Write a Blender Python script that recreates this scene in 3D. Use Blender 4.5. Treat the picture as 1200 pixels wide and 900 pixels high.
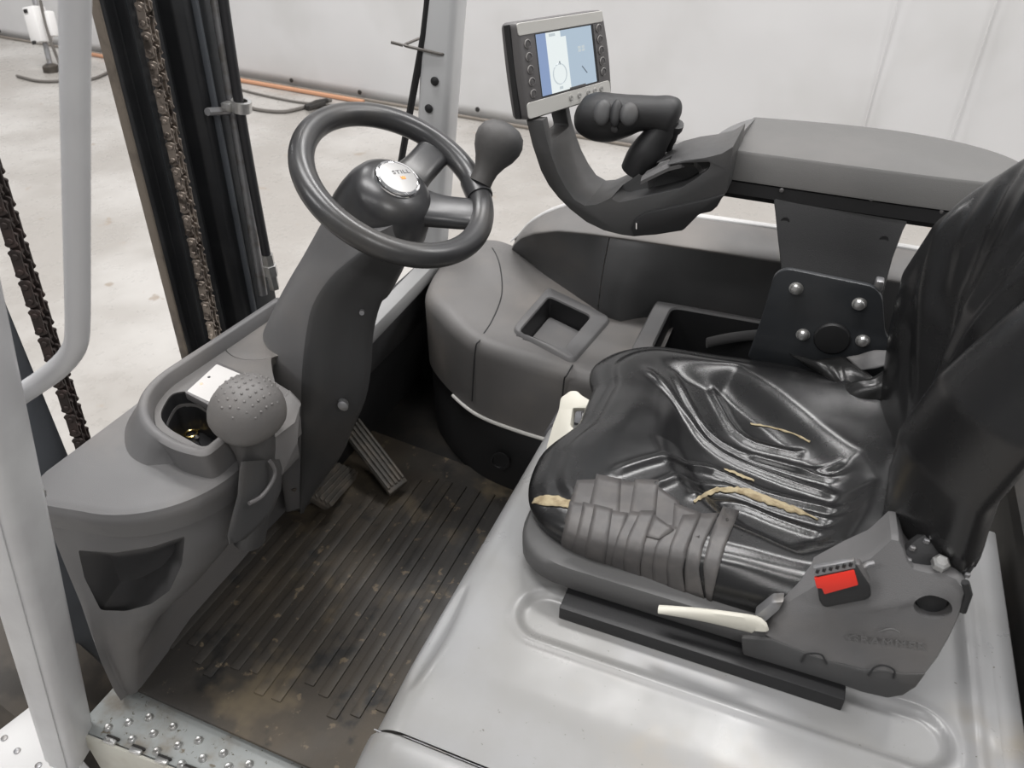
import bpy, bmesh, math, random
from mathutils import Vector, Matrix, noise
from mathutils.bvhtree import BVHTree
random.seed(7)
for o in list(bpy.data.objects): bpy.data.objects.remove(o)
SC = bpy.context.scene
COL = SC.collection
PI = math.pi

# ---------------------------------------------------------------- camera
# truck axes: X to the rear, Y to the truck's right (away from the step), Z up, cab floor at z = 0
CAM_H, F = 1.15, 900.0
TH = math.atan2(640, 900); YAW = math.atan2(448, math.hypot(900, 640))
cd = bpy.data.cameras.new('camera'); cam = bpy.data.objects.new('camera', cd); COL.objects.link(cam)
cam.location = (0, 0, CAM_H); cam.rotation_euler = (PI / 2 - TH, 0, YAW)
cd.sensor_width = 36; cd.lens = 27.0; cd.clip_start = .02; cd.clip_end = 100
cd.dof.use_dof = True; cd.dof.focus_distance = 1.2; cd.dof.aperture_fstop = 9
SC.camera = cam

# ---------------------------------------------------------------- light and exposure
SC.view_settings.view_transform = 'Standard'; SC.view_settings.look = 'None'
SC.view_settings.exposure = -0.06; SC.view_settings.gamma = 1.0
SC.view_settings.use_curve_mapping = False
W = bpy.data.worlds.new('hall_light'); SC.world = W; W.use_nodes = True
W.node_tree.nodes['Background'].inputs[0].default_value = (.985, .99, 1.0, 1)
W.node_tree.nodes['Background'].inputs[1].default_value = .25

def area(name, loc, rot, sx, sy, power, color=(1, .985, .975)):
    l = bpy.data.lights.new(name, 'AREA'); l.shape = 'RECTANGLE'; l.size = sx; l.size_y = sy
    l.energy = power; l.color = color
    o = bpy.data.objects.new(name, l); COL.objects.link(o); o.location = loc; o.rotation_euler = rot
    return o
for i, (x, y, p) in enumerate(((-9.0, 3.6, 230), (-4.5, 3.4, 200), (.2, 3.4, 200), (4.4, 3.4, 190), (-1.4, .6, 170), (-4.6, -4.2, 230), (-.4, -3.6, 90), (4.6, -3.2, 210))):
    area('hall_lamp', (x, y, 5.2), (0, 0, 0), 3.0, .9, p)

# ---------------------------------------------------------------- helpers
def ray(px, py):
    u = px - 600; v = py - 450
    fh = F * math.cos(TH) - v * math.sin(TH); z = -F * math.sin(TH) - v * math.cos(TH)
    return Vector((u * math.cos(YAW) - fh * math.sin(YAW), u * math.sin(YAW) + fh * math.cos(YAW), z))
def P(px, py, x=None, y=None, z=None):
    """measured point of the photograph on a known plane of the truck"""
    r = ray(px, py)
    t = x / r.x if x is not None else y / r.y if y is not None else (z - CAM_H) / r.z
    return Vector((r.x * t, r.y * t, r.z * t + CAM_H))
def PL(pts, **k): return [P(a, b, **k) for a, b in pts]
def lerp(a, b, t): return a + (b - a) * t
def sst(a, b, x):
    t = max(0., min(1., (x - a) / (b - a))); return t * t * (3 - 2 * t)
def catmull(pts, n, closed=False):
    pts = [Vector(p) for p in pts]; N = len(pts); out = []
    segs = N if closed else N - 1
    for i in range(segs):
        if closed: a, b, c, d = pts[i - 1], pts[i], pts[(i + 1) % N], pts[(i + 2) % N]
        else: a, b, c, d = pts[max(i - 1, 0)], pts[i], pts[i + 1], pts[min(i + 2, N - 1)]
        for k in range(n):
            t = k / n
            out.append(.5 * ((2 * b) + (c - a) * t + (2 * a - 5 * b + 4 * c - d) * t * t + (3 * b - a - 3 * c + d) * t ** 3))
    if not closed: out.append(pts[-1].copy())
    return out
def interp(tab, x):
    """piecewise linear table lookup [(x, v...)]"""
    if x <= tab[0][0]: return tab[0][1:] if len(tab[0]) > 2 else tab[0][1]
    for a, b in zip(tab, tab[1:]):
        if x <= b[0]:
            t = (x - a[0]) / (b[0] - a[0])
            r = [lerp(p, q, t) for p, q in zip(a[1:], b[1:])]
            return r if len(r) > 1 else r[0]
    return tab[-1][1:] if len(tab[-1]) > 2 else tab[-1][1]
def new(): return bmesh.new()
def add_grid(bm, rows, cu=False, cv=False):
    vs = [[bm.verts.new(p) for p in r] for r in rows]
    R, Cn = len(vs), len(vs[0])
    for i in range(R if cv else R - 1):
        for j in range(Cn if cu else Cn - 1):
            a, b, c, d = vs[i][j], vs[i][(j + 1) % Cn], vs[(i + 1) % R][(j + 1) % Cn], vs[(i + 1) % R][j]
            try: bm.faces.new((a, b, c, d))
            except ValueError: pass
    return vs
def add_loft(bm, rings, caps=(True, True)):
    vs = add_grid(bm, rings, cu=True)
    if caps[0]: bm.faces.new(list(reversed(vs[0])))
    if caps[1]: bm.faces.new(vs[-1])
    return vs
def frames(path, closed=False):
    N = len(path); T = []
    for i in range(N):
        a = path[i - 1] if (i > 0 or closed) else path[i]
        b = path[(i + 1) % N] if (i < N - 1 or closed) else path[i]
        T.append((b - a).normalized())
    up = Vector((0, 0, 1)) if abs(T[0].z) < .9 else Vector((1, 0, 0))
    n = (up - T[0] * up.dot(T[0])).normalized(); out = []
    for i in range(N):
        n = (n - T[i] * n.dot(T[i]))
        n = n.normalized() if n.length > 1e-6 else T[i].orthogonal().normalized()
        out.append((T[i], n, T[i].cross(n)))
    return out
def add_tube(bm, path, r, n=12, closed=False, caps=True, ry=None):
    path = [Vector(p) for p in path]; fr = frames(path, closed)
    rings = []
    for i, (p, (t, a, b)) in enumerate(zip(path, fr)):
        ra = r[i] if isinstance(r, (list, tuple)) else r
        rb = (ry[i] if isinstance(ry, (list, tuple)) else ry) if ry else ra
        rings.append([p + a * (ra * math.cos(2 * PI * k / n)) + b * (rb * math.sin(2 * PI * k / n)) for k in range(n)])
    if closed: add_grid(bm, rings, cu=True, cv=True)
    else: add_loft(bm, rings, (caps, caps))
def bev(bm, w, seg=2, ang=25, geom=None):
    bmesh.ops.recalc_face_normals(bm, faces=bm.faces)
    es = [e for e in bm.edges if len(e.link_faces) == 2 and e.calc_face_angle(0) > math.radians(ang)]
    if es and w > 0:
        bmesh.ops.bevel(bm, geom=es, offset=w, offset_type='OFFSET', segments=seg, profile=.5, affect='EDGES', clamp_overlap=True)
def merge(bm, b2):
    m = bpy.data.meshes.new('t'); b2.to_mesh(m); b2.free(); bm.from_mesh(m); bpy.data.meshes.remove(m)
def add_box(bm, c, s, b=0., seg=2, mat=None):
    q = new(); bmesh.ops.create_cube(q, size=1)
    for v in q.verts: v.co = Vector((v.co.x * s[0], v.co.y * s[1], v.co.z * s[2]))
    bev(q, b, seg)
    M = Matrix.Translation(Vector(c)) @ (mat.to_4x4() if mat else Matrix.Identity(4))
    q.transform(M); merge(bm, q)
def add_prism(bm, poly, vec, b=0., seg=2, ang=25):
    q = new(); vec = Vector(vec); poly = [Vector(p) for p in poly]
    add_loft(q, [poly, [p + vec for p in poly]]); bev(q, b, seg, ang); merge(bm, q)
def basis(z, x=None):
    z = Vector(z).normalized(); x = Vector(x) if x is not None else z.orthogonal()
    x = (x - z * x.dot(z)).normalized(); y = z.cross(x)
    return Matrix((x, y, z)).transposed()
def add_lathe(bm, prof, o, axis, n=24, x=None, caps=(True, True), sx=1., sy=1.):
    M = basis(axis, x); o = Vector(o)
    rings = [[o + M @ Vector((r * sx * math.cos(2 * PI * k / n), r * sy * math.sin(2 * PI * k / n), h)) for k in range(n)] for r, h in prof]
    add_loft(bm, rings, caps)
def rounded(pts, r, seg=5):
    """closed polygon with rounded corners"""
    pts = [Vector(p) for p in pts]; N = len(pts); out = []
    for i in range(N):
        a, b, c = pts[i - 1], pts[i], pts[(i + 1) % N]
        rr = r[i] if isinstance(r, (list, tuple)) else r
        d1 = (a - b); d2 = (c - b); l = min(rr, d1.length * .49, d2.length * .49)
        p, q = b + d1.normalized() * l, b + d2.normalized() * l
        for k in range(seg + 1):
            t = k / seg; out.append(p * (1 - t) ** 2 + b * (2 * t * (1 - t)) + q * t * t)
    return out
def shrink(loop, d, dz=0.):
    """offset a planar plan-view loop inwards by d and lift it by dz"""
    N = len(loop); out = []
    ar = sum(loop[i - 1].x * loop[i].y - loop[i].x * loop[i - 1].y for i in range(N)); s = 1 if ar > 0 else -1
    for i in range(N):
        t = (loop[(i + 1) % N] - loop[i - 1]); t.z = 0; t.normalize()
        out.append(loop[i] + Vector((-t.y, t.x, 0)) * (d * s) + Vector((0, 0, dz)))
    return out
def cut(bm, cutters):
    """boolean difference, baked; returns a new bmesh"""
    bmesh.ops.recalc_face_normals(bm, faces=bm.faces)
    m = bpy.data.meshes.new('t'); bm.to_mesh(m); bm.free(); o = bpy.data.objects.new('t', m); COL.objects.link(o)
    tmp = []
    for cb in cutters:
        bmesh.ops.remove_doubles(cb, verts=cb.verts, dist=.0012)
        bmesh.ops.recalc_face_normals(cb, faces=cb.faces)
        cm = bpy.data.meshes.new('t'); cb.to_mesh(cm); cb.free(); co = bpy.data.objects.new('t', cm); COL.objects.link(co); tmp.append(co)
        md = o.modifiers.new('b', 'BOOLEAN'); md.operation = 'DIFFERENCE'; md.object = co; md.solver = 'EXACT'
    dg = bpy.context.evaluated_depsgraph_get(); dg.update()
    r = new(); r.from_mesh(o.evaluated_get(dg).to_mesh())
    for q in [o] + tmp: bpy.data.objects.remove(q)
    return r
ORG = {}
def obj(name, bm, m, parent=None, ang=35, sub=0, label=None, recalc=True, stuff=False, org=None):
    if recalc: bmesh.ops.recalc_face_normals(bm, faces=bm.faces)
    base = ORG.get(parent.name, Vector()) if parent else Vector()
    me = bpy.data.meshes.new(name); bm.to_mesh(me); bm.free()
    o = bpy.data.objects.new(name, me); COL.objects.link(o)
    co = [v.co for v in me.vertices]
    if org is None:
        org = Vector([(min(c[i] for c in co) + max(c[i] for c in co)) / 2 for i in range(3)])
        if not parent: org.z = min(c.z for c in co)
    org = Vector(org)
    me.transform(Matrix.Translation(-org)); o.location = org - base; ORG[o.name] = org
    if parent: o.parent = parent
    me.materials.append(m)
    me.polygons.foreach_set('use_smooth', [True] * len(me.polygons))
    me.set_sharp_from_angle(angle=math.radians(ang))
    if sub:
        md = o.modifiers.new('sub', 'SUBSURF'); md.levels = sub; md.render_levels = sub
    if label: o['label'] = label
    if stuff: o['kind'] = 'stuff'
    return o
def thing(name, label, cat, loc=(0, 0, 0), group=None):
    o = bpy.data.objects.new(name, None); COL.objects.link(o); o.location = loc; ORG[o.name] = Vector(loc)
    o.empty_display_size = .05; return tag(o, label, cat, group)
def tag(o, label, cat, group=None):
    o['label'] = label; o['category'] = cat
    if group: o['group'] = group
    return o
def inst(src, loc, rot=None, parent=None, name=None):
    c = src.copy(); COL.objects.link(c)
    if name: c.name = name
    c.parent = parent
    c.location = Vector(loc) - (ORG.get(parent.name, Vector()) if parent else Vector())
    if rot is not None: c.rotation_euler = rot
    ORG[c.name] = Vector(loc)
    return c

# ---------------------------------------------------------------- materials
def mat(name, col, rough=.5, metal=0., bump=0., bscale=400., col2=None, cscale=6., clo=.45, chi=.65, specks=None,
        rvar=0., spec=.5, coat=0., detail=6., stretch=None, bump2=None):
    m = bpy.data.materials.new(name); m.use_nodes = True; nt = m.node_tree; L = nt.links
    bs = nt.nodes['Principled BSDF']
    bs.inputs['Roughness'].default_value = rough; bs.inputs['Metallic'].default_value = metal
    bs.inputs['Specular IOR Level'].default_value = spec
    bs.inputs['Coat Weight'].default_value = coat; bs.inputs['Coat Roughness'].default_value = .15
    g = nt.nodes.new('ShaderNodeNewGeometry'); src = g.outputs['Position']
    if stretch:
        mp = nt.nodes.new('ShaderNodeMapping'); mp.inputs['Scale'].default_value = stretch
        L.new(src, mp.inputs['Vector']); srcs = mp.outputs[0]
    else: srcs = src
    def nz(scale, det, s=None, rg=.55):
        n = nt.nodes.new('ShaderNodeTexNoise'); n.inputs['Scale'].default_value = scale; n.inputs['Detail'].default_value = det
        n.inputs['Roughness'].default_value = rg; L.new(s or src, n.inputs['Vector']); return n.outputs['Fac']
    def rng(v, lo, hi, a=0., b=1.):
        r = nt.nodes.new('ShaderNodeMapRange'); r.inputs[1].default_value = lo; r.inputs[2].default_value = hi
        r.inputs[3].default_value = a; r.inputs[4].default_value = b; r.interpolation_type = 'SMOOTHSTEP'; L.new(v, r.inputs[0]); return r.outputs[0]
    def mix(f, a, b):
        x = nt.nodes.new('ShaderNodeMix'); x.data_type = 'RGBA'; L.new(f, x.inputs[0])
        for i, v in ((6, a), (7, b)):
            if isinstance(v, tuple): x.inputs[i].default_value = (*v, 1)
            else: L.new(v, x.inputs[i])
        return x.outputs[2]
    c = tuple(col)
    if col2: c = mix(rng(nz(cscale, detail, srcs), clo, chi), c, tuple(col2))
    for sp in (specks or []):
        c = mix(rng(nz(sp[1], 4, None, .6), sp[2], sp[2] + (sp[3] if len(sp) > 3 else .05)), c, tuple(sp[0]))
    if isinstance(c, tuple): bs.inputs['Base Color'].default_value = (*c, 1)
    else: L.new(c, bs.inputs['Base Color'])
    if rvar: L.new(rng(nz(14, 5), .3, .7, max(.02, rough - rvar), rough + rvar), bs.inputs['Roughness'])
    if bump:
        b = nt.nodes.new('ShaderNodeBump'); b.inputs['Strength'].default_value = bump; b.inputs['Distance'].default_value = .001
        L.new(nz(bscale, 3), b.inputs['Height'])
        if bump2:
            b2 = nt.nodes.new('ShaderNodeBump'); b2.inputs['Strength'].default_value = bump2[1]; b2.inputs['Distance'].default_value = bump2[2]
            L.new(nz(bump2[0], 3), b2.inputs['Height']); L.new(b.outputs[0], b2.inputs['Normal']); L.new(b2.outputs[0], bs.inputs['Normal'])
        else: L.new(b.outputs[0], bs.inputs['Normal'])
    return m
def emit(name, col, s):
    m = bpy.data.materials.new(name); m.use_nodes = True; b = m.node_tree.nodes['Principled BSDF']
    b.inputs['Base Color'].default_value = (.02, .02, .02, 1); b.inputs['Roughness'].default_value = .25
    b.inputs['Emission Color'].default_value = (*col, 1); b.inputs['Emission Strength'].default_value = s
    return m
def g(v): return (v, v, v)
M = dict(
    plastic=mat('grey_textured_plastic', (.125, .123, .124), .5, bump=.35, bscale=900, col2=(.145, .138, .134), cscale=5, rvar=.06),
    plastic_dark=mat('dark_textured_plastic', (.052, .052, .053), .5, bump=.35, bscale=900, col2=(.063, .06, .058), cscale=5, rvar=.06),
    plastic_worn=mat('worn_grey_plastic', (.13, .125, .122), .48, bump=.35, bscale=900, col2=(.175, .16, .147), cscale=4, clo=.42, chi=.7, rvar=.06),
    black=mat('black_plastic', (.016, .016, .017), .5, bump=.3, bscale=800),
    rim=mat('wheel_soft_plastic', (.035, .035, .037), .31, bump=.06, bscale=700, col2=(.05, .048, .046), cscale=9, rvar=.03, spec=.6),
    vinyl=mat('black_vinyl', (.0105, .0105, .011), .26, bump=.13, bscale=620, rvar=.03, spec=.62),
    tape=mat('grey_cloth_tape', (.070, .066, .065), .42, bump=.3, bscale=1200, col2=(.088, .082, .079), cscale=40),
    foam=mat('yellowed_foam', (.36, .30, .19), .9, bump=.8, bscale=500, col2=(.22, .17, .10), cscale=60),
    paint=mat('light_grey_paint', (.56, .56, .55), .34, col2=(.50, .495, .475), cscale=3, specks=[((.16, .14, .11), 130, .735)], rvar=.06, coat=.15),
    hoodpaint=mat('dusty_light_grey_paint', (.255, .256, .259), .34, col2=(.225, .222, .215), cscale=3.2, specks=[((.25, .23, .20), 5, .56, .18), ((.08, .07, .06), 150, .69)], rvar=.07, coat=.1),
    pillar=mat('pillar_grey_paint', (.60, .605, .61), .38, col2=(.52, .52, .53), cscale=4, specks=[((.2, .18, .15), 90, .75)], rvar=.05),
    white=mat('white_paint', (.52, .515, .51), .4, specks=[((.25, .22, .2), 50, .74)]),
    beige=mat('beige_plastic', (.58, .56, .49), .45, bump=.2, bscale=700, specks=[((.4, .36, .28), 90, .7)]),
    steel_blue=mat('blue_black_steel', (.035, .038, .042), .42, .2, bump=.15, bscale=60, col2=(.048, .05, .053), cscale=8, rvar=.08),
    mast=mat('mast_black_steel', (.022, .023, .025), .38, .2, col2=(.03, .031, .033), cscale=9, rvar=.08),
    mast_edge=mat('worn_mast_edge', (.19, .16, .13), .5, .3, col2=(.1, .085, .07), cscale=14),
    slab=mat('blue_grey_steel', (.115, .125, .14), .5, .0, col2=(.10, .108, .12), cscale=10),
    chain=mat('oily_brown_chain', (.34, .29, .25), .36, .75, bump=.4, bscale=150, col2=(.09, .075, .065), cscale=60, rvar=.08),
    chain_dark=mat('dark_greasy_chain', (.045, .035, .032), .5, .4, bump=.4, bscale=150, col2=(.07, .05, .045), cscale=50),
    rubber=mat('black_rubber', (.02, .02, .021), .6, bump=.2, bscale=300),
    hose=mat('hose_rubber', (.02, .02, .022), .4),
    zinc=mat('zinc_plated_steel', (.62, .62, .61), .35, .85, bump=.2, bscale=200, col2=(.5, .49, .47), cscale=40),
    chrome=mat('polished_chrome', (.85, .85, .86), .08, 1.),
    dullmetal=mat('dull_steel', (.30, .30, .31), .42, .7, col2=(.22, .21, .2), cscale=30),
    step=mat('worn_galvanised_step', (.29, .305, .30), .5, .1, col2=(.20, .18, .15), cscale=22, clo=.45, chi=.75, bump=.2, bscale=120, specks=[((.13, .11, .08), 45, .60, .10), ((.08, .07, .05), 110, .64)]),
    steppaint=mat('cream_step_edge', (.52, .51, .45), .45, col2=(.44, .42, .36), cscale=12, specks=[((.2, .16, .1), 60, .72)]),
    red=mat('red_push_button', (.75, .035, .02), .35, specks=[((.3, .1, .05), 160, .7)]),
    brass=mat('brass', (.75, .55, .2), .25, 1.),
    dark=mat('grimy_dark_metal', (.016, .015, .014), .6, col2=(.028, .024, .02), cscale=10),
    brown=mat('grimy_brown_metal', (.06, .05, .04), .6, col2=(.03, .026, .022), cscale=12),
    tan=mat('orange_floor_strip', (.52, .27, .16), .6),
    cable=mat('dark_cable', (.12, .11, .10), .6),
    boxwhite=mat('white_box_plastic', (.8, .79, .78), .4),
    armplastic=mat('armrest_plastic', (.105, .103, .10), .52, bump=.35, bscale=900, col2=(.12, .116, .112), cscale=5),
    sill=mat('sill_grey_paint', (.30, .30, .30), .42, specks=[((.15, .13, .1), 80, .7)]),
    pan=mat('seat_pan_plastic', (.075, .074, .074), .5, bump=.35, bscale=900),
    screenlight=emit('lit_screen_pale_blue', (.46, .57, .68), .92),
    screenblue=emit('lit_screen_blue', (.27, .37, .60), .9),
    screenwhite=emit('lit_screen_white', (.82, .88, .88), 1.0),
    screengrey=emit('lit_screen_grey', (.60, .67, .70), .9),
    screendark=emit('lit_screen_dark', (.12, .15, .18), 1.),
    led=emit('red_led', (1., .25, .18), 3.),
    bezel=mat('bezel_beige_grey', (.56, .55, .52), .45),
    bezel_dark=mat('bezel_dark_grey', (.105, .10, .10), .45),
    ring=mat('button_ring_grey', (.50, .48, .46), .35),
    orange=mat('orange_print', (.85, .30, .06), .4),
    print=mat('dark_print', (.05, .05, .055), .4),
    badge=mat('brushed_badge', (.40, .395, .39), .42, .5),
    whiteplate=mat('white_glossy_plate', (.58, .565, .55), .25),
)
# ================================================================ the hall
GZ = -.55
fm = mat('polished_concrete', (.32, .302, .28), .34, col2=(.435, .42, .40), cscale=1.1, clo=.38, chi=.66, specks=[((.30, .26, .22), 5.5, .66), ((.2, .17, .15), 21, .70)], rvar=.1, bump=.15, bscale=60, detail=9)
bm = new()
add_box(bm, (-2, 2.2, GZ - .05), (26, 16, .1))
o = obj('floor', bm, fm); o['kind'] = 'structure'; o['label'] = 'pale mottled polished concrete hall floor'

cm = mat('white_tarpaulin', (.60, .597, .60), .42, col2=(.565, .562, .56), cscale=1.5, bump=.25, bscale=8, detail=3)
def wall_y(x): return 5.10 - .131 * (x + 1.195)
bm = new(); rows = []
NX, NZ = 190, 46
for j in range(NZ + 1):
    z = GZ + .004 + 4.2 * j / NZ; r = []
    for i in range(NX + 1):
        x = -14 + 20 * i / NX
        w = .035 * noise.noise(Vector((x * .9, z * .35, 3))) + .012 * noise.noise(Vector((x * 3.1 + z, z * 1.6 - x * .6, 9))) + .006 * noise.noise(Vector((x * 8 + z * 5, z * 7, 1)))
        r.append((x, wall_y(x) + w * min(1, .35 + j / 8), z))
    rows.append(r)
add_grid(bm, rows)
wall = obj('wall_back', bm, cm, ang=180); wall['kind'] = 'structure'; wall['label'] = 'white tarpaulin curtain wall hanging to the floor'
md = wall.modifiers.new('thick', 'SOLIDIFY'); md.thickness = .004; md.offset = 1
# dark hem along the foot of the curtain
bm = new(); add_tube(bm, [(-13.5 + k * .5, wall_y(-13.5 + k * .5) - .03, GZ + .012) for k in range(38)], .012, 6)
o = obj('baseboard_back', bm, mat('dusty_hem', (.20, .175, .15), .8)); o['kind'] = 'structure'; o['label'] = 'dusty dark hem line at the foot of the white curtain wall'
for px, py in ((1148, 60), (1036, 60)):
    x = P(px, py, y=4.9).x
    for _ in range(5): x = P(px, py, y=wall_y(x)).x
    bm = new(); add_box(bm, (x, wall_y(x) - .020, GZ + 2.1), (.006, .012, 4.2), .002, 1); obj('seam', bm, cm, wall)
ey = None
for px, py in ((342, 94), (422, 108), (792, 172), (0, 36), (560, 128)):
    x = P(px, py, y=5.2).x
    for _ in range(4): q = P(px, py, y=wall_y(x) - .045); x = q.x
    if ey is None:
        bm = new(); add_lathe(bm, [(.006, 0), (.018, .004), (.018, .010), (.008, .012)], q, (0, -1, 0), 10)
        ey = obj('eyelet', bm, M['dark'], wall, org=q)
    else: inst(ey, q, None, wall)
for a, b in ((95, 424),):
    bm = new()
    p0, p1 = P(a, 65, z=GZ + .03), P(b, 118, z=GZ + .03)
    p0.y = wall_y(p0.x) - .10; p1.y = wall_y(p1.x) - .10
    d = (p1 - p0); n = Vector((-d.y, d.x, 0)).normalized()
    add_prism(bm, [p0 - n * .018, p1 - n * .018, p1 + n * .018, p0 + n * .018], (0, 0, -.025), .004)
    for v in bm.verts: v.co.z = max(v.co.z, GZ + .0)
    tag(obj('floor_edging', bm, M['tan']), 'long low orange strip on the floor at the foot of the white curtain', 'edging strip')
def floor_cable(name, pts, r, label):
    bm = new(); q = catmull([P(a, b, z=GZ + r) for a, b in pts], 6)
    add_tube(bm, q, r, 8)
    return tag(obj(name, bm, M['cable']), label, 'cable', 'cables on the hall floor')
fc = floor_cable('floor_cable', [(282, 121), (300, 128), (330, 131), (352, 127), (372, 121), (388, 117)], .014, 'dark cable lying slack on concrete just left of the steering wheel rim')
bm = new(); pth = [P(358, 126, z=GZ + .025), P(372, 122, z=GZ + .03), P(383, 118, z=GZ + .025)]
add_tube(bm, pth, [.02, .034, .02], 10); add_tube(bm, [P(362, 127, z=GZ + .04), P(380, 121, z=GZ + .04)], .02, 8)
obj('plug', bm, M['dark'], fc, label='dark plug and socket coupling')
floor_cable('floor_cable', [(278, 104), (310, 112), (345, 119), (372, 122), (400, 124), (440, 126)], .010, 'thin straight cable along concrete near the curtain foot above the slack one')
floor_cable('floor_cable', [(20, 89), (45, 95), (75, 95), (105, 93), (118, 89), (128, 84)], .013, 'cable on concrete beside the foot of the white box post')
# control box on its post, far left
B0 = P(61, 84, z=GZ)
t = thing('control_box', 'white electrical control box on a thin leaning post on the concrete by the curtain', 'control box', B0)
bt = P(31, -40, y=B0.y + .25)
bm = new(); add_tube(bm, [B0 + Vector((0, 0, .02)), B0.lerp(bt, .5), bt], .022, 8); obj('post', bm, M['dullmetal'], t)
bm = new(); add_lathe(bm, [(.07, 0), (.065, .05), (.03, .07)], B0, (0, 0, 1), 14); obj('foot', bm, M['brown'], t, label='rusty brown foot')
pa, pb = P(39, 8, y=B0.y + .12), P(50, 50, y=B0.y + .06)
ax = (pa - pb).normalized(); mt = basis(ax, (1, -.1, 0))
bm = new(); add_box(bm, (pa + pb) / 2, (.16, .12, (pa - pb).length), .015, 2, mt); bx = obj('enclosure', bm, M['boxwhite'], t)
for f in (.05, .93):
    bm = new(); add_box(bm, pb.lerp(pa, f) + mt @ Vector((-.03, -.0, 0)) + Vector((0, -.064, 0)), (.05, .012, .03), .003, 1, mt); obj('latch', bm, M['dark'], bx)
bm = new(); add_box(bm, P(59, 28, y=B0.y + .1), (.09, .07, .2), .01, 2, mt); obj('side_box', bm, M['boxwhite'], t)
bm = new(); add_tube(bm, catmull([P(47, 0, y=B0.y + .1), P(54, 30, y=B0.y + .06), P(62, 55, y=B0.y + .02), P(70, 75, y=B0.y), P(74, 88, z=GZ + .02)], 5), .013, 8); obj('conduit', bm, M['cable'], t)

# ================================================================ mast, seen to the front
MX = -1.1
def rail(name, label, polys):
    """vertical profile: plan outlines at the foot and at the top"""
    pass
def prof(bm, out, z0=-.35, z1=1.75, tilt=.035, b=.003):
    """extrude a plan outline (x, y) up the mast with its slight sideways lean"""
    A = [Vector((x, y - tilt * .35, z0)) for x, y in out]; B = [Vector((x, y + tilt * 2.0, z1)) for x, y in out]
    q = new(); add_loft(q, [A, B]); bev(q, b, 2, 20); merge(bm, q)
t = thing('mast_rail', 'black steel mast channel nearest the white handle with pale worn front edge', 'mast rail', (MX, .97, -.35))
bm = new(); prof(bm, [(-1.112, .945), (-1.095, .945), (-1.095, .958), (-1.106, .960), (-1.106, .985), (-1.085, .987), (-1.085, 1.000), (-1.112, 1.000)])
obj('channel', bm, M['mast'], t)
bm = new(); prof(bm, [(-1.112, .941), (-1.093, .941), (-1.093, .9452), (-1.112, .9452)], b=.001); obj('flange_edge', bm, M['mast_edge'], t, label='worn brownish flange edge')
bm = new(); prof(bm, [(-1.0855, .987), (-1.0815, .987), (-1.0815, 1.000), (-1.0855, 1.000)], b=.001); obj('flange_edge', bm, M['steel_blue'], t)
t = thing('mast_rail', 'wide blue-black steel mast profile right of the hanging brown chain', 'mast rail', (MX, 1.18, -.35))
bm = new(); prof(bm, [(-1.17, 1.052), (-1.105, 1.052), (-1.105, 1.072), (-1.125, 1.078), (-1.125, 1.095), (-1.10, 1.10), (-1.085, 1.112), (-1.085, 1.135), (-1.17, 1.14)])
obj('inner_profile', bm, M['mast'], t)
bm = new(); prof(bm, [(-1.17, 1.142), (-1.09, 1.142), (-1.08, 1.148), (-1.08, 1.215), (-1.088, 1.223), (-1.17, 1.223)]); obj('outer_profile', bm, M['steel_blue'], t)
bm = new(); prof(bm, [(-1.09, 1.1365), (-1.076, 1.1365), (-1.076, 1.1425), (-1.09, 1.1425)], b=.001); obj('edge_strip', bm, M['slab'], t, label='paler steel edge')
# leaf chains
def link_mesh(xs):
    bm = new(); hp = .0106
    for x in xs:
        out = []
        for k in range(32):
            a = 2 * PI * k / 32; r = .0098; s = math.sin(a)
            out.append(Vector((x - .0022, r * math.cos(a) * (.62 + .38 * sst(.0, .75, abs(s))), (hp if s > 0 else -hp) + r * s * .95)))
        add_prism(bm, out, (.0044, 0, 0), .0008, 1, 50)
    w = max(xs) + .0045
    for z in (-hp, hp): add_lathe(bm, [(.0034, -w), (.0046, -w + .001), (.0046, w - .001), (.0034, w)], (0, 0, z), (1, 0, 0), 10)
    return bm
def chain(name, label, m, top, bot, s, yaw):
    top = top + (top - bot).normalized() * .55; d = (top - bot); t = thing(name, label, 'chain', bot, 'lift chains of the mast')
    R_ = basis(d, (math.cos(yaw), math.sin(yaw), 0)); step = d.normalized() * (.0212 * s); n = int(d.length / step.length); src = []
    for k in range(n):
        p = bot + step * k
        if k < 2:
            bm = link_mesh((-.0150, .0150) if k == 0 else (-.0075, .0075))
            for v in bm.verts: v.co *= s
            L = obj('link', bm, m, t, org=(0, 0, 0)); L.location = p - bot; L.rotation_euler = R_.to_euler(); src.append(L)
        else: inst(src[k % 2], p, R_.to_euler(), t)
    return t
ct, cb = P(152, -70, x=-1.07), P(255, 405, x=-1.07)
chain('lift_chain', 'oily brown leaf chain hanging between the two black mast rails', M['chain'], ct, cb, 1.05, -1.2)
ct, cb = P(-32, 130, x=-1.08), P(106, 545, x=-1.08)
chain('lift_chain', 'dark greasy leaf chain at far left beside the blue-grey slab', M['chain_dark'], ct, cb, 1.15, -1.0)
bm = new(); prof(bm, [(-1.19, .50), (-1.10, .50), (-1.10, .648), (-1.19, .648)], z0=-.4, tilt=.02, b=.006)
tag(obj('mast_slab', bm, M['slab']), 'flat blue-grey steel mast upright behind the white pillar at far left', 'mast rail')
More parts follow.
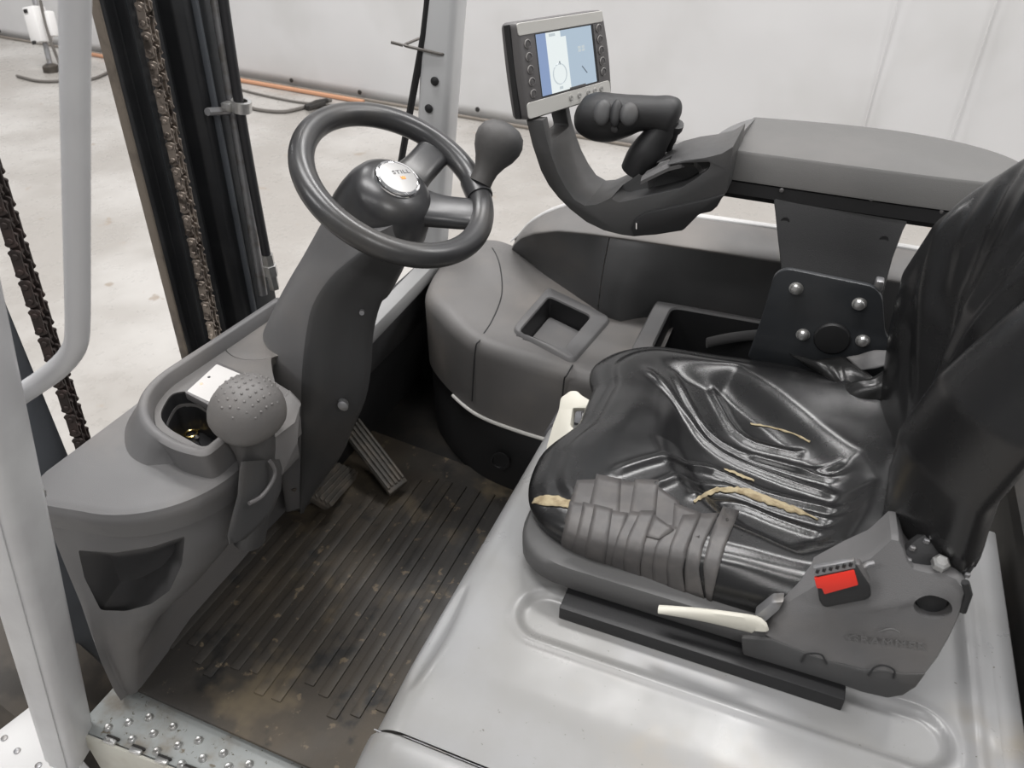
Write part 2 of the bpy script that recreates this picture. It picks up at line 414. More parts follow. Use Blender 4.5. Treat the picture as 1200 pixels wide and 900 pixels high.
# hose and lift cylinder tube on the far side of the mast
t = thing('hydraulic_hose', 'black hydraulic hose running down the right edge of the mast', 'hose', P(316, 345, x=-1.02))
bm = new(); add_tube(bm, catmull([P(256, -40, x=-1.03), P(272, 70, x=-1.03), P(290, 180, x=-1.03), P(312, 298, x=-1.03)], 6), .0095, 12); obj('hose', bm, M['hose'], t)
bm = new(); a, b = P(313, 298, x=-1.03), P(322, 338, x=-1.03)
add_tube(bm, [a, a.lerp(b, .3), a.lerp(b, .31), a.lerp(b, .6), a.lerp(b, .61), b], [.012, .012, .0145, .0145, .011, .011], 6); obj('fitting', bm, M['zinc'], t, label='bright hose fitting')
t = tag(obj('cylinder_rod', (lambda q: (add_tube(q, [P(246, -40, x=-1.06), P(308, 345, x=-1.06)], .010, 12), q)[1])(new()), M['dullmetal']), 'thin steel pipe beside the black hydraulic hose on the mast', 'pipe')
t = thing('hose_clamp', 'grey clamp band holding the hose to the mast edge', 'clamp', P(270, 128, x=-1.05))
bm = new(); a, b = P(243, 131, x=-1.062), P(278, 129, x=-1.062); add_tube(bm, [a, b], .0075, 8); obj('band', bm, M['dullmetal'], t)
bm = new(); c = P(283, 124, x=-1.03); add_lathe(bm, [(.0115, -.01), (.019, -.01), (.019, .01), (.0115, .01)], c, (.2, 0, 1), 14, caps=(False, False)); add_box(bm, c + Vector((-.02, -.012, 0)), (.02, .02, .016), .002); obj('clip', bm, M['zinc'], t)
bm = new(); q = PL([(178, 453), (236, 412), (268, 422), (215, 470)], z=.30); add_prism(bm, q, (0, 0, -.07), .004)
tag(obj('mast_bracket', bm, M['bezel']), 'grey steel block in front of the dash at the foot of the mast', 'bracket')
bm = new(); add_box(bm, (-1.30, 1.05, -.42), (.16, .9, .14), .02); 
tag(obj('mast_crossmember', bm, M['dark']), 'dark steel crossmember low in front of the cab under the mast', 'crossmember')

# ================================================================ guard pillars and handle
def pillar_solid(bm, a, b, sx, sy, tw=0.):
    ax = (b - a).normalized(); mt = basis(ax, (math.cos(tw), math.sin(tw), 0))
    add_box(bm, (a + b) / 2, (sx, sy, (b - a).length), .014, 3, mt); return mt
t = thing('guard_pillar', 'light grey overhead guard pillar rising at the left edge beside the step', 'pillar', P(79, 870, z=-.03), 'overhead guard pillars')
a = P(80, 868, z=-.03); b = P(-30, 440, y=.365); b, a = a + (b - a) * 1.9, a - (b - a) * .05
bm = new(); mt = pillar_solid(bm, a, b, (.060), .060, .22)
pil = obj('post', bm, M['pillar'], t)
ax = (b - a).normalized()
bm = new(); c = (a + b) / 2 + mt @ Vector((.0, -.0305, 0))
add_box(bm, c, (.030, .003, (b - a).length * .99), .0018, 2, mt); obj('front_rib', bm, M['pillar'], t)
bm = new(); add_lathe(bm, [(.008, 0), (.008, .006), (.004, .009)], P(44, 578, y=.40), (1, -.3, .2), 8); obj('bolt', bm, M['zinc'], t)
# bent handle tube
t = thing('grab_handle', 'bent light grey grab handle tube welded to the left guard pillar', 'handle', P(20, 465, y=.42))
w = P(16, 468, y=.415)
pts = [w, P(34, 456, y=.42), P(60, 438, y=.424), P(79, 420, y=.428), P(89, 402, y=.43), P(91, 380, y=.431), P(91, 350, y=.432), P(90, 270, y=.437), P(89, 180, y=.443), P(88, 90, y=.448), P(88, 0, y=.455), P(87, -140, y=.465)]
bm = new(); add_tube(bm, catmull(pts, 6), .0105 * 1.04, 20); obj('tube', bm, M['pillar'], t)
bm = new(); add_tube(bm, [w - Vector((.004, 0, 0)), w + Vector((.004, .001, .002))], [.0145, .011], 16); obj('weld', bm, M['pillar'], t)
# far pillar
t = thing('guard_pillar', 'light grey overhead guard pillar with two holes drawn as black discs behind the steering wheel', 'pillar', (-.765, 1.42, .36), 'overhead guard pillars')
a = Vector((-.778, 1.415, .372)); b = P(522, 0, y=1.415); b = a + (b - a) * 1.6
bm = new(); mt = pillar_solid(bm, a, b, .070, .06); obj('post', bm, M['pillar'], t)
for px, py in ((510, 95), (503, 127)):
    bm = new(); add_lathe(bm, [(.004, 0), (.0085, .001), (.0085, .0035), (.004, .006)], P(px, py, y=1.384), (0, -1, 0), 14); obj('plug', bm, M['black'], t)  # black discs added in place of two open holes, dark inside
bm = new(); add_tube(bm, [P(x, y, y=1.39) for x, y in ((505, -30), (497, 40), (486, 100), (477, 150), (470, 190))], .0075, 8); obj('cable', bm, M['black'], t)
bm = new(); c = P(508, 55, y=1.415)
loop = [c + mt @ Vector((x, y, 0)) for x, y in ((-.047, -.036), (.037, -.033), (.037, .033), (-.047, .036))]
add_tube(bm, rounded(loop, .01, 3), .003, 6, closed=True); add_tube(bm, [loop[0], loop[0] + Vector((-.02, -.01, .006))], .003, 6); obj('cable_tie', bm, M['cable'], t)

# ================================================================ cab floor, mat, step
bm = new(); add_box(bm, (-.60, .975, -.03), (.62, 1.00, .05), .004)
cabf = obj('cab_floor', bm, M['dark']); tag(cabf, 'dark cab floor plate under the ribbed rubber mat', 'floor plate')
matm = mat('dusty_ribbed_rubber', (.034, .031, .028), .62, bump=.3, bscale=300, col2=(.105, .083, .057), cscale=2.6, clo=.40, chi=.78, specks=[((.125, .10, .066), 6.5, .53, .16), ((.02, .019, .018), 11, .56, .12), ((.14, .11, .075), 45, .62, .08)], rvar=.1, detail=10, stretch=(1., .6, 1.))
t = thing('floor_mat', 'ribbed black rubber floor mat smeared with brown dust in the footwell', 'mat', (-.6, .8, 0))
bm = new()
out = [P(152, 806, z=.0), P(345, 893, z=.0), Vector((-.30, .452, 0)), Vector((-.30, 1.135, 0)), Vector((-.90, 1.20, 0)), Vector((-.90, .50, 0))]
out = rounded(out, [.02, .01, .01, .01, .05, .03], 4)
add_prism(bm, [Vector((p.x, p.y, -.004)) for p in out], (0, 0, .008), .0025, 2, 40); obj('sheet', bm, matm, t)
k = 0
x = -.862
while x < -.36:
    y0 = .535 + .02 * math.sin(k * 1.7) + (.015 if k > 7 else 0); y1 = 1.10 - .25 * sst(-.62, -.88, x)
    bm = new(); add_box(bm, (x, (y0 + y1) / 2, .0048), (.019, y1 - y0, .0050), .0024, 2); obj('rib', bm, matm, t)
    x += .0335; k += 1
t = thing('entry_step', 'worn galvanised step plate with raised grip studs at the bottom left', 'step', (-.7, .4, -.03))
bm = new(); q = [P(108, 838, z=-.012), P(150, 812, z=-.012), P(352, 897, z=-.012), Vector((-.42, .447, -.012)), Vector((-.42, .368, -.012)), P(205, 900, z=-.012), P(112, 862, z=-.012)]
q = [Vector((-.905, .475, -.012)), Vector((-.42, .475, -.012)), Vector((-.42, .392, -.012)), Vector((-.885, .366, -.012)), Vector((-.905, .385, -.012))]
add_prism(bm, q, (0, 0, -.008), .003); obj('tread', bm, M['step'], t)
st = None
for px, py in ((127, 853), (151, 847), (175, 841), (155, 867), (180, 860), (203, 852), (184, 881), (209, 874), (233, 868), (213, 896), (238, 889), (262, 883), (292, 896), (268, 899), (245, 906), (320, 908)):
    p = P(px, py, z=-.012)
    if st is None:
        bm = new(); add_lathe(bm, [(.0075, 0), (.0062, .003), (.004, .0052), (.0025, .0046)], p, (0, 0, 1), 12); st = obj('stud', bm, M['zinc'], t, org=p)
    else: inst(st, p, None, t)
a, b = Vector((-.888, .364, -.012)), Vector((-.42, .391, -.012))
bm = new(); add_prism(bm, [a, b, b + Vector((0, 0, -.10)), a + Vector((0, 0, -.10))], (0, .010, 0), .003); obj('edge', bm, M['steppaint'], t, label='cream painted step edge')
er = Matrix.Rotation(math.atan2(b.y - a.y, b.x - a.x), 3, 'Z')
for f in range(7):
    c = a.lerp(b, .115 + f * .105) + Vector((0, .006, .003))
    bm = new(); add_box(bm, c, (.021, .009, .007), .002, 2, er); tb = obj('tab', bm, M['zinc'], t)
    bm = new(); add_box(bm, c + er @ Vector((0, .0065, -.001)), (.024, .004, .005), .001, 1, er); obj('slot', bm, M['dark'], tb)
bm = new(); q = PL([(-60, 900), (38, 825), (110, 905), (70, 960), (-60, 960)], z=-.10); add_prism(bm, q, (0, 0, -.012), .003)
t = tag(obj('step_bracket', bm, M['white']), 'white painted steel flange under the foot of the left pillar', 'bracket')
for px, py in ((20, 880), (5, 865), (45, 897)):
    bm = new(); add_lathe(bm, [(.0055, -.004), (.0055, .001), (.003, .002)], P(px, py, z=-.0995), (0, 0, 1), 12); obj('screw', bm, M['dullmetal'], t)
# dark tyre and chassis under the cab, glimpsed past the pillar
t = thing('chassis', 'dark grimy truck chassis and tyre glimpsed behind the foot of the left pillar', 'chassis', (-.6, .9, GZ))
bm = new(); add_lathe(bm, [(.10, -.09), (.22, -.09), (.262, -.075), (.27, -.03), (.27, .03), (.262, .075), (.22, .09), (.10, .09)], (-1.28, .45, GZ + .27), (0, 1, 0), 40); obj('tyre', bm, M['brown'], t)
bm = new(); add_lathe(bm, [(.03, -.05), (.11, -.06), (.11, .06), (.03, .05)], (-1.28, .45, GZ + .27), (0, 1, 0), 24); obj('hub', bm, M['dark'], t)
bm = new(); add_box(bm, (-.53, .90, -.30), (.80, .86, .46), .02); obj('hull', bm, M['dark'], t)

# ================================================================ front console (dash)
t = thing('dash_console', 'dark grey moulded front dash with an open tray and a recessed grip', 'dash', (-.76, .75, 0))
tabz = [(0, -.850, .430, .030), (.03, -.845, .428, .030), (.10, -.828, .430, .040), (.17, -.79, .436, .06), (.23, -.735, .442, .09), (.29, -.690, .445, .12),
        (.345, -.664, .448, .14), (.392, -.660, .450, .15), (.397, -.650, .441, .15), (.428, -.646, .436, .15), (.440, -.648, .440, .15), (.4445, -.655, .449, .148)]
def side_curve(z, xr, yn, rc, n=16):
    xf = -.885
    YE = .955
    c = [Vector((xf, YE, z)), Vector((xf, .8, z)), Vector((xf, yn + .10, z)), Vector((xf, yn + .04, z)), Vector((xf + .006, yn + .012, z)), Vector((xf + .02, yn, z))]
    x1 = max(xr - rc, xf + .022); y1 = yn + rc * 1.05
    for k in range(6): c.append(Vector((lerp(xf + .02, x1, (k + 1) / 6), yn + .002 * k, z)))
    for k in range(1, n + 1):
        a = PI / 2 * k / n; c.append(Vector((x1 + (xr - x1) * math.sin(a), y1 - (y1 - yn - .012) * math.cos(a), z)))
    x2 = min(xr, interp([(0, -.868), (.17, -.862), (.23, -.835), (.29, -.765), (.335, -.668), (.5, -.5)], z))
    for k in range(1, 5): c.append(Vector((lerp(xr, x2, sst(0, .6, k / 4)), lerp(y1, .735, k / 4), z)))
    xr = x2; xe = max(-.872, xr - .13)
    c += [Vector((lerp(xr, xe, .25), .765, z)), Vector((lerp(xr, xe, .75), .79, z)), Vector((xe, .82, z)), Vector((xe, YE, z))]
    return c
zz = []
for k in range(len(tabz) - 1):
    n = 4 if tabz[k + 1][0] - tabz[k][0] > .02 else 2
    zz += [lerp(tabz[k][0], tabz[k + 1][0], i / n) for i in range(n)]
zz.append(tabz[-1][0])
rings = []
for z in zz:
    xr, yn, rc = interp(tabz, z); rings.append(side_curve(z, xr, yn, rc))
bm = new(); add_loft(bm, rings)
# recessed grip in the camera-side face
kp_ = [(82, 643), (132, 648), (178, 641), (217, 628), (213, 662), (199, 692), (177, 708), (148, 716), (118, 715)]
ki_ = [(128, 650), (140, 654), (176, 649), (206, 637), (202, 650), (190, 664), (172, 674), (152, 681), (141, 682)]
ko = [P(a, b, y=.38) for a, b in kp_]
km = [P(a, b, y=lerp(.440, .515, (a - 82) / 135)) for a, b in kp_]
ki = [P(a, b, y=lerp(.470, .580, (a - 82) / 135)) for a, b in ki_]
c1 = new(); add_loft(c1, [rounded(ko, .006, 2), rounded(km, .006, 2), rounded(ki, .006, 2)])
# well for the tray pocket
pk = PL([(188, 492), (203, 466), (228, 464), (268, 489), (262, 515), (243, 533), (198, 508)], z=.455)
pk = rounded(pk, .022, 4)
c2 = new(); add_loft(c2, [[Vector((p.x, p.y, .385)) for p in shrink(pk, .006)], [Vector((p.x, p.y, .52)) for p in pk]])
bm = cut(bm, [c1, c2])
obj('body', bm, M['plastic'], t, ang=40)
# raised rim and floor of the tray
rimp = [Vector((x, y, .487)) for x, y in ((-.838, .955), (-.849, .80), (-.859, .682), (-.843, .632), (-.812, .596), (-.773, .573), (-.715, .558), (-.664, .562), (-.655, .735), (-.71, .79), (-.74, .82), (-.74, .955))]
rimp = rounded(rimp, [.01, .02, .03, .03, .03, .03, .03, .012, .03, .02, .02, .01], 5)
bm = new()
L0 = [(b if not (r.x > -.76 and r.y > .556) else Vector((r.x + .002, r.y, b.z))) for r, b in zip(rimp, shrink(rimp, -.012, -.043))]
for k, r in enumerate(rimp):
    if r.x < -.66 and r.y < .70:
        f = 1 - sst(-.80, -.70, r.x); dv = (L0[k] - r); dv.z = 0; L0[k] = Vector((r.x, r.y, L0[k].z)) + dv.normalized() * (.004 + .026 * f)
Lm = [a.lerp(b, .6) + Vector((0, 0, -.004)) for a, b in zip(L0, rimp)]
L1 = [p + Vector((0, 0, -.003)) for p in shrink(rimp, -.002)]; L2 = shrink(rimp, .003, .001); L3 = shrink(rimp, .010, .001); L4 = shrink(rimp, .013, -.002); L5 = shrink(rimp, .016, -.026)
ie = next(k for k, r in enumerate(rimp) if r.x > -.67 and r.y > .60) + 1
add_grid(bm, [L[:ie] for L in (L0, Lm, L1, L2, L3, L4, L5)])
obj('tray_rim', bm, M['plastic'], t, ang=50)
bm = new(); add_prism(bm, rounded([Vector((x, y, .449)) for x, y in ((-.826, .943), (-.836, .80), (-.845, .687), (-.832, .644), (-.803, .611), (-.765, .588), (-.705, .573), (-.678, .574), (-.670, .726), (-.724, .781), (-.752, .815), (-.752, .943))], .012, 3), (0, 0, .016))
c2 = new(); add_loft(c2, [[Vector((p.x, p.y, .40)) for p in pk], [Vector((p.x, p.y, .52)) for p in pk]])
cc = P(308, 398, z=.465); c3 = new(); add_lathe(c3, [(.062, -.0035), (.062, .02)], cc, (0, 0, 1), 48)
bm = cut(bm, [c2, c3]); trayf = obj('tray_floor', bm, M['plastic_worn'], t, ang=30)
bm = new(); add_lathe(bm, [(.0600, -.003), (.0605, -.0005), (.059, 0), (.03, 0)], cc, (0, 0, 1), 48); obj('round_cover', bm, M['plastic_worn'], t)
pl = shrink(pk, .0012); bm = new(); add_grid(bm, [[Vector((p.x, p.y, .4635)) for p in pl], [Vector((p.x, p.y, .392)) for p in shrink(pl, .007)]], cu=True)  # separate black cup stands in for the shade inside the pocket
bm.verts.ensure_lookup_table(); n = len(pl); bm.faces.new([bm.verts[n + k] for k in range(n)]); obj('pocket_shade', bm, M['black'], t, label='black cup painting the shade inside the pocket')
# key module
kq = PL([(215, 459), (254, 423), (331, 458), (290, 499)], z=.476)
t2 = thing('key_module', 'white and black key module with a red light in the dash tray', 'control panel', kq[0])
bm = new(); add_prism(bm, rounded(kq, .006, 3), (0, 0, -.013), .002); obj('body', bm, M['bezel_dark'], t2)
fq = [p + Vector((0, 0, .001)) for p in PL([(219, 459), (254, 427), (300, 446), (266, 481)], z=.476)]
bm = new(); add_prism(bm, rounded(fq, .003, 3), (0, 0, -.002), .0005, 1); obj('face', bm, M['whiteplate'], t2, label='glossy white face')
bm = new(); add_lathe(bm, [(.0022, 0), (.0022, .0012), (.001, .0018)], P(236, 450, z=.477), (0, 0, 1), 10); obj('light', bm, M['led'], t2, label='glowing red light')
bm = new(); add_lathe(bm, [(.0022, 0), (.0022, .0008)], P(245, 442, z=.477), (0, 0, 1), 10); obj('sensor', bm, M['print'], t2)
# brass keys in the pocket
kp = P(224, 508, z=.396)
t2 = thing('key', 'small brass key lying in the dark pocket of the dash tray', 'key', kp)
bm = new(); add_tube(bm, [kp + Vector((.009 * math.cos(a), .009 * math.sin(a), 0)) for a in [2 * PI * k / 16 for k in range(16)]], .0018, 6, closed=True); obj('bow', bm, M['brass'], t2)
bm = new(); add_box(bm, kp + Vector((.008, .022, .001)), (.005, .03, .002), .0005, 1, Matrix.Rotation(-.35, 3, 'Z')); obj('blade', bm, M['brass'], t2)
bm = new(); add_lathe(bm, [(.002, -.003), (.004, 0), (.002, .003)], kp + Vector((.014, -.004, 0)), (0, 0, 1), 8); obj('tag', bm, M['zinc'], t2)

# front bulkhead strip between dash and right console
bm = new(); a = P(430, 392, z=.372); 
add_prism(bm, [Vector((-.732, .98, .368)), Vector((-.764, .98, .372)), Vector((-.788, 1.45, .372)), Vector((-.752, 1.45, .368))], (0, 0, -.035), .006)
tag(obj('front_sill', bm, M['sill']), 'light grey painted sill bar running to the foot of the far pillar', 'sill')
t = thing('front_bulkhead', 'black sloping front bulkhead behind the two pedals', 'bulkhead', (-.82, 1.2, 0))
bm = new(); add_prism(bm, [Vector((-.765, .90, .345)), Vector((-.81, .90, .345)), Vector((-.895, .90, -.01)), Vector((-.845, .90, -.01))], (0, .60, 0), .004); obj('lining', bm, M['rubber'], t)
bm = new(); add_prism(bm, [Vector((-.758, .96, .345)), Vector((-.770, .96, .345)), Vector((-.800, .96, .215)), Vector((-.788, .96, .215))], (0, .50, 0), .004); obj('upper_panel', bm, M['plastic_dark'], t)
bm = new(); add_prism(bm, [Vector((-.90, 1.44, -.01)), Vector((-.66, 1.44, -.01)), Vector((-.66, 1.44, .33)), Vector((-.76, 1.44, .33))], (0, .03, 0), .004); obj('side_closure', bm, M['rubber'], t)

# ================================================================ steering column and wheel
WC = Vector((-.5626, .9389, .7418)); WN = Vector((.5195, -.0999, .8486)).normalized()
t = thing('steering_column', 'grey two-part moulded steering column rising from the footwell to the wheel', 'steering column', (-.75, .95, 0))
# silhouette left / right in the photo on the plane y = .93, crease towards the driver's left
lv = [((384, 250), (478, 250), (440, 272)), ((373, 268), (480, 288), (428, 288)), ((357, 298), (472, 306), (408, 304)), ((341, 326), (455, 334), (384, 326)), ((322, 362), (438, 362), (364, 358)), ((307, 396), (429, 398), (356, 396)), ((300, 425), (426, 440), (352, 436)),
      ((303, 452), (420, 476), (351, 472)), ((318, 490), (408, 505), (351, 505)), ((330, 525), (396, 535), (350, 540)), ((338, 560), (374, 565), (349, 570)), ((345, 594), (354, 596), (350, 596))]
ringsA, ringsB = [], []
for i, (l, r, c) in enumerate(lv):
    yc = lerp(.930, .880, min(1, i / 6)); pl, pr = P(*l, y=yc), P(*r, y=yc); pc = P(*c, y=yc - .066 if i < 9 else yc - .04)
    hy = .068 if i < 8 else lerp(.068, .02, (i - 8) / 4)
    far = (pl + pr) / 2 + Vector((-.01, hy, .0))
    ctl = [pl, pl.lerp(pc, .5) + Vector((-.012, -.018, 0)), pc, pc + Vector((.004, .0, 0)), pc.lerp(pr, .55) + Vector((.006, -.004, 0)), pr, pr.lerp(far, .5) + Vector((.02, .02, 0)), far, pl.lerp(far, .5) + Vector((-.018, .02, 0))]
    ringsA.append(ctl)
def smooth_rings(rs, n=3, m=5):
    cols = list(zip(*rs)); cols = [catmull(c, n) for c in cols]
    rows = [list(r) for r in zip(*cols)]; out = []
    for r in rows:
        # keep the crease between control points 2 and 3 sharp
        a = catmull(r[3:] + r[:3], m); out.append(a)
    return out
R = smooth_rings(ringsA)
bm = new(); add_loft(bm, R); obj('cover', bm, M['plastic'], t, ang=32)
# driver-side half: same plastic, its shade painted as a darker colour
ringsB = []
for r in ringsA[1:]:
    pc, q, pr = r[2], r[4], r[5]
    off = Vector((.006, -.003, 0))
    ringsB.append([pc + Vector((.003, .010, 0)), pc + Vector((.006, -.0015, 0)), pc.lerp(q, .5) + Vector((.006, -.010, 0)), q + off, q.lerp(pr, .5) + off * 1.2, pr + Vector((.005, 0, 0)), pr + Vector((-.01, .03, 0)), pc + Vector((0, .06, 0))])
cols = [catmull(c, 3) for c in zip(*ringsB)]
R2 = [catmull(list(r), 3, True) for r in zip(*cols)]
bm = new(); add_loft(bm, R2); obj('lower_cover', bm, M['plastic_dark'], t, ang=40, label='driver-side cover with its shade painted darker')
bm = new(); c = P(402, 475, y=.838); add_lathe(bm, [(.0075, -.01), (.0075, .0035), (.004, .005)], c, (.6, -1, .2), 14, sy=1.3); obj('screw_cap', bm, M['dullmetal'], t)
bm = new(); c = P(424, 366, y=.868); add_lathe(bm, [(.004, -.01), (.004, .003)], c, (.6, -1, .2), 10); obj('screw', bm, M['dullmetal'], t)
bm = new(); add_box(bm, P(304, 437, y=.815), (.030, .010, .006), .002, 2, Matrix.Rotation(.5, 3, 'Y')); obj('clip', bm, M['bezel'], t, label='pale clip tab')
# neck under the wheel
bm = new(); ax = -WN
add_lathe(bm, [(.040, -.006), (.052, .0), (.060, .02), (.064, .05), (.066, .10), (.066, .155)], WC - WN * .045, ax, 32, sx=1.0, sy=1.12); obj('neck', bm, M['plastic_dark'], t)

t = thing('steering_wheel', 'dark grey steering wheel with an orange-marked chrome badge', 'steering wheel', WC - WN * .02)
RW, rw = .1375, .0178
X1 = basis(WN, (0, 1, 0)); ex, ey2 = X1 @ Vector((1, 0, 0)), X1 @ Vector((0, 1, 0))
def wp(r, a, h=0.): return WC + ex * (r * math.cos(a)) + ey2 * (r * math.sin(a)) + WN * h
bm = new(); add_tube(bm, [wp(RW, 2 * PI * k / 96) for k in range(96)], rw, 24, closed=True); obj('rim', bm, M['rim'], t)
def ang_of(px, py):
    r = ray(px, py); tt = (WC - Vector((0, 0, CAM_H))).dot(WN) / r.dot(WN); q = Vector((0, 0, CAM_H)) + r * tt - WC
    return math.atan2(q.dot(ey2), q.dot(ex))
bm = new(); add_lathe(bm, [(.050, -.105), (.074, -.098), (.076, -.075), (.072, -.050), (.066, -.028), (.058, -.012), (.047, -.002), (.037, .002), (.034, .003)], WC, WN, 40); obj('hub', bm, M['rim'], t)
for (px, py), wd in (((524, 163), .027), ((566, 250), .030)):
    a = ang_of(px, py)
    p0, p1, p2, p3 = wp(.030, a, -.030), wp(.07, a, -.026), wp(.11, a, -.014), wp(RW, a, -.001)
    bm = new(); pth = catmull([p0, p1, p2, p3], 8); n = len(pth)
    tg = WN.cross((p3 - p0).normalized()).normalized(); rings = []
    for i, p in enumerate(pth):
        f = i / (n - 1); hw = lerp(wd * 1.25, wd, sst(0, .5, f)) + .012 * sst(.75, 1, f); hh = lerp(.016, .0125, f)
        rings.append([p + tg * (hw * (abs(math.cos(q)) ** .6) * (1 if math.cos(q) > 0 else -1)) + WN * (hh * (abs(math.sin(q)) ** .8) * (1 if math.sin(q) > 0 else -1)) for q in [2 * PI * k / 20 for k in range(20)]])
    add_loft(bm, rings); obj('spoke', bm, M['rim'], t)
bm = new(); add_lathe(bm, [(.0345, 0), (.0350, .006), (.0330, .0095), (.0300, .0102), (.0285, .0095)], WC, WN, 48, caps=(True, True)); bd = obj('badge', bm, M['chrome'], t, label='round chrome badge ring')
bm = new(); add_lathe(bm, [(.0290, .0085), (.0290, .0100), (.0275, .0104)], WC, WN, 48); obj('badge_face', bm, M['badge'], bd)
def text_mesh(txt, size, origin, xdir, zdir, m, name, parent, depth=.0006, xs=1.):
    cu = bpy.data.curves.new('t', 'FONT'); cu.body = txt; cu.size = size; cu.align_x = 'CENTER'; cu.align_y = 'CENTER'; cu.extrude = depth
    cu.space_character = 1.1
    o = bpy.data.objects.new('t', cu); COL.objects.link(o); dg = bpy.context.evaluated_depsgraph_get(); dg.update()
    b = new(); b.from_mesh(o.evaluated_get(dg).to_mesh()); bpy.data.objects.remove(o)
    mt = basis(zdir, xdir).to_4x4(); b.transform(Matrix.Translation(Vector(origin)) @ mt @ Matrix.Diagonal((xs, 1, 1, 1))); return obj(name, b, m, parent)
rt = (Vector((0, 0, CAM_H)) - WC); 
def on_wheel(px, py, h):
    r = ray(px, py); o0 = WC + WN * h; tt = (o0 - Vector((0, 0, CAM_H))).dot(WN) / r.dot(WN); return Vector((0, 0, CAM_H)) + r * tt
bx0, bx1 = on_wheel(462, 200, .0105), on_wheel(485, 198, .0105)
xd = (bx1 - bx0).normalized(); cc = on_wheel(470, 201.5, .0105)
text_mesh('STILL', .0098, cc, xd, WN, M['print'], 'lettering', bd, .0003, 1.25)
bm = new(); oc = on_wheel(472.5, 208, .0105); yd = WN.cross(xd)
add_prism(bm, [oc + xd * a + yd * b for a, b in ((-.0042, .0028), (-.0022, .0012), (0, .0032), (.0022, .0012), (.0042, .0028), (.0034, -.003), (-.0034, -.003))], WN * .0004); obj('emblem', bm, M['orange'], bd)
# steering knob
a = ang_of(571, 222); k0 = wp(RW, a, .012)
kt = P(584, 168, y=k0.y + .035); ax = (kt - k0)
bm = new(); add_tube(bm, [wp(RW, a - .13, 0), wp(RW, a, 0), wp(RW, a + .13, 0)], [.0205, .0215, .0205], 20); kcl = obj('knob_clamp', bm, M['rim'], t)
bm = new(); Lk = ax.length
add_lathe(bm, [(.018, 0), (.0175, .15 * Lk), (.019, .34 * Lk), (.0245, .54 * Lk), (.0325, .74 * Lk), (.0372, .95 * Lk), (.0375, 1.12 * Lk), (.033, 1.30 * Lk), (.023, 1.43 * Lk), (.010, 1.49 * Lk), (.003, 1.50 * Lk)], k0, ax, 28); obj('spinner_knob', bm, M['plastic_dark'], t, label='bulbous dark grey spinner knob')
# ================================================================ pedals and parking lever
def slab_from_quad(bm, q, th, b=.003):
    n = (q[1] - q[0]).cross(q[3] - q[0]).normalized(); n = n if n.z > 0 else -n
    add_prism(bm, q, -n * th, b, 2); return n
def ribbed(t, q, n_rib, along01, th, m, h=.004):
    bm = new(); n = slab_from_quad(bm, q, th); pad = obj('pad', bm, m, t)
    A, B, C_, D = q
    for k in range(n_rib):
        f = (k + .5) / n_rib
        if along01: a, b = A.lerp(D, f).lerp(B.lerp(C_, f), .05), A.lerp(D, f).lerp(B.lerp(C_, f), .95)
        else: a, b = A.lerp(B, f).lerp(D.lerp(C_, f), .05), A.lerp(B, f).lerp(D.lerp(C_, f), .95)
        w = ((D - A).length if along01 else (B - A).length) / n_rib * .27
        s = n.cross((b - a).normalized()) * w
        bm = new(); add_prism(bm, [a - s + n * .0005, b - s + n * .0005, b + s + n * .0005, a + s + n * .0005], n * h, .0012, 1); obj('rib', bm, m, t)
pedm = mat('dusty_pedal_rubber', (.07, .064, .056), .6, col2=(.12, .10, .08), cscale=30, clo=.42, chi=.7, bump=.3, bscale=300)
t = thing('brake_pedal', 'short wide ribbed brake pedal at the foot of the steering column', 'pedal', P(385, 600, z=.0))
q = [P(384, 537, x=-.815), P(424, 553, x=-.80), P(386, 596, x=-.765), P(347, 572, x=-.78)]
ribbed(t, q, 7, False, .014, pedm)
bm = new(); c = (q[0] + q[2]) / 2; add_tube(bm, [c + Vector((-.005, 0, -.012)), c + Vector((-.05, .01, .0)), c + Vector((-.075, .01, .06))], .008, 8); obj('arm', bm, M['dark'], t)
t = thing('accelerator_pedal', 'long ribbed accelerator pedal leaning against the bulkhead', 'pedal', P(467, 578, z=.005))
q = [P(401, 506, x=-.835), P(417, 484, x=-.835), P(478, 563, z=.035), P(457, 579, z=.035)]
ribbed(t, q, 5, False, .012, pedm)
bm = new(); add_prism(bm, [P(398, 500, x=-.80), P(410, 488, x=-.80), P(412, 500, x=-.80), P(398, 510, x=-.80)], (-.012, 0, 0), .002)
brk = tag(obj('pivot_bracket', bm, M['dullmetal']), 'small bright steel bracket at the top of the long pedal', 'bracket')
bm = new(); add_tube(bm, [P(400, 508, x=-.80), P(392, 520, x=-.80), P(380, 534, x=-.80)], [.008, .007, .005], 8, ry=.004); tag(obj('pedal_stop', bm, M['dullmetal']), 'short curved steel strip between the two pedals at the column', 'bracket')

LX = -.615
t = thing('parking_lever', 'grey parking brake lever with a dimpled fist-size grip', 'lever', P(292, 632, x=LX))
kc = P(290, 474, x=LX - .01); dn = (P(298, 560, x=LX) - P(284, 470, x=LX)).normalized(); up = -dn
topd = (up + Vector((.30, -.18, .0))).normalized()
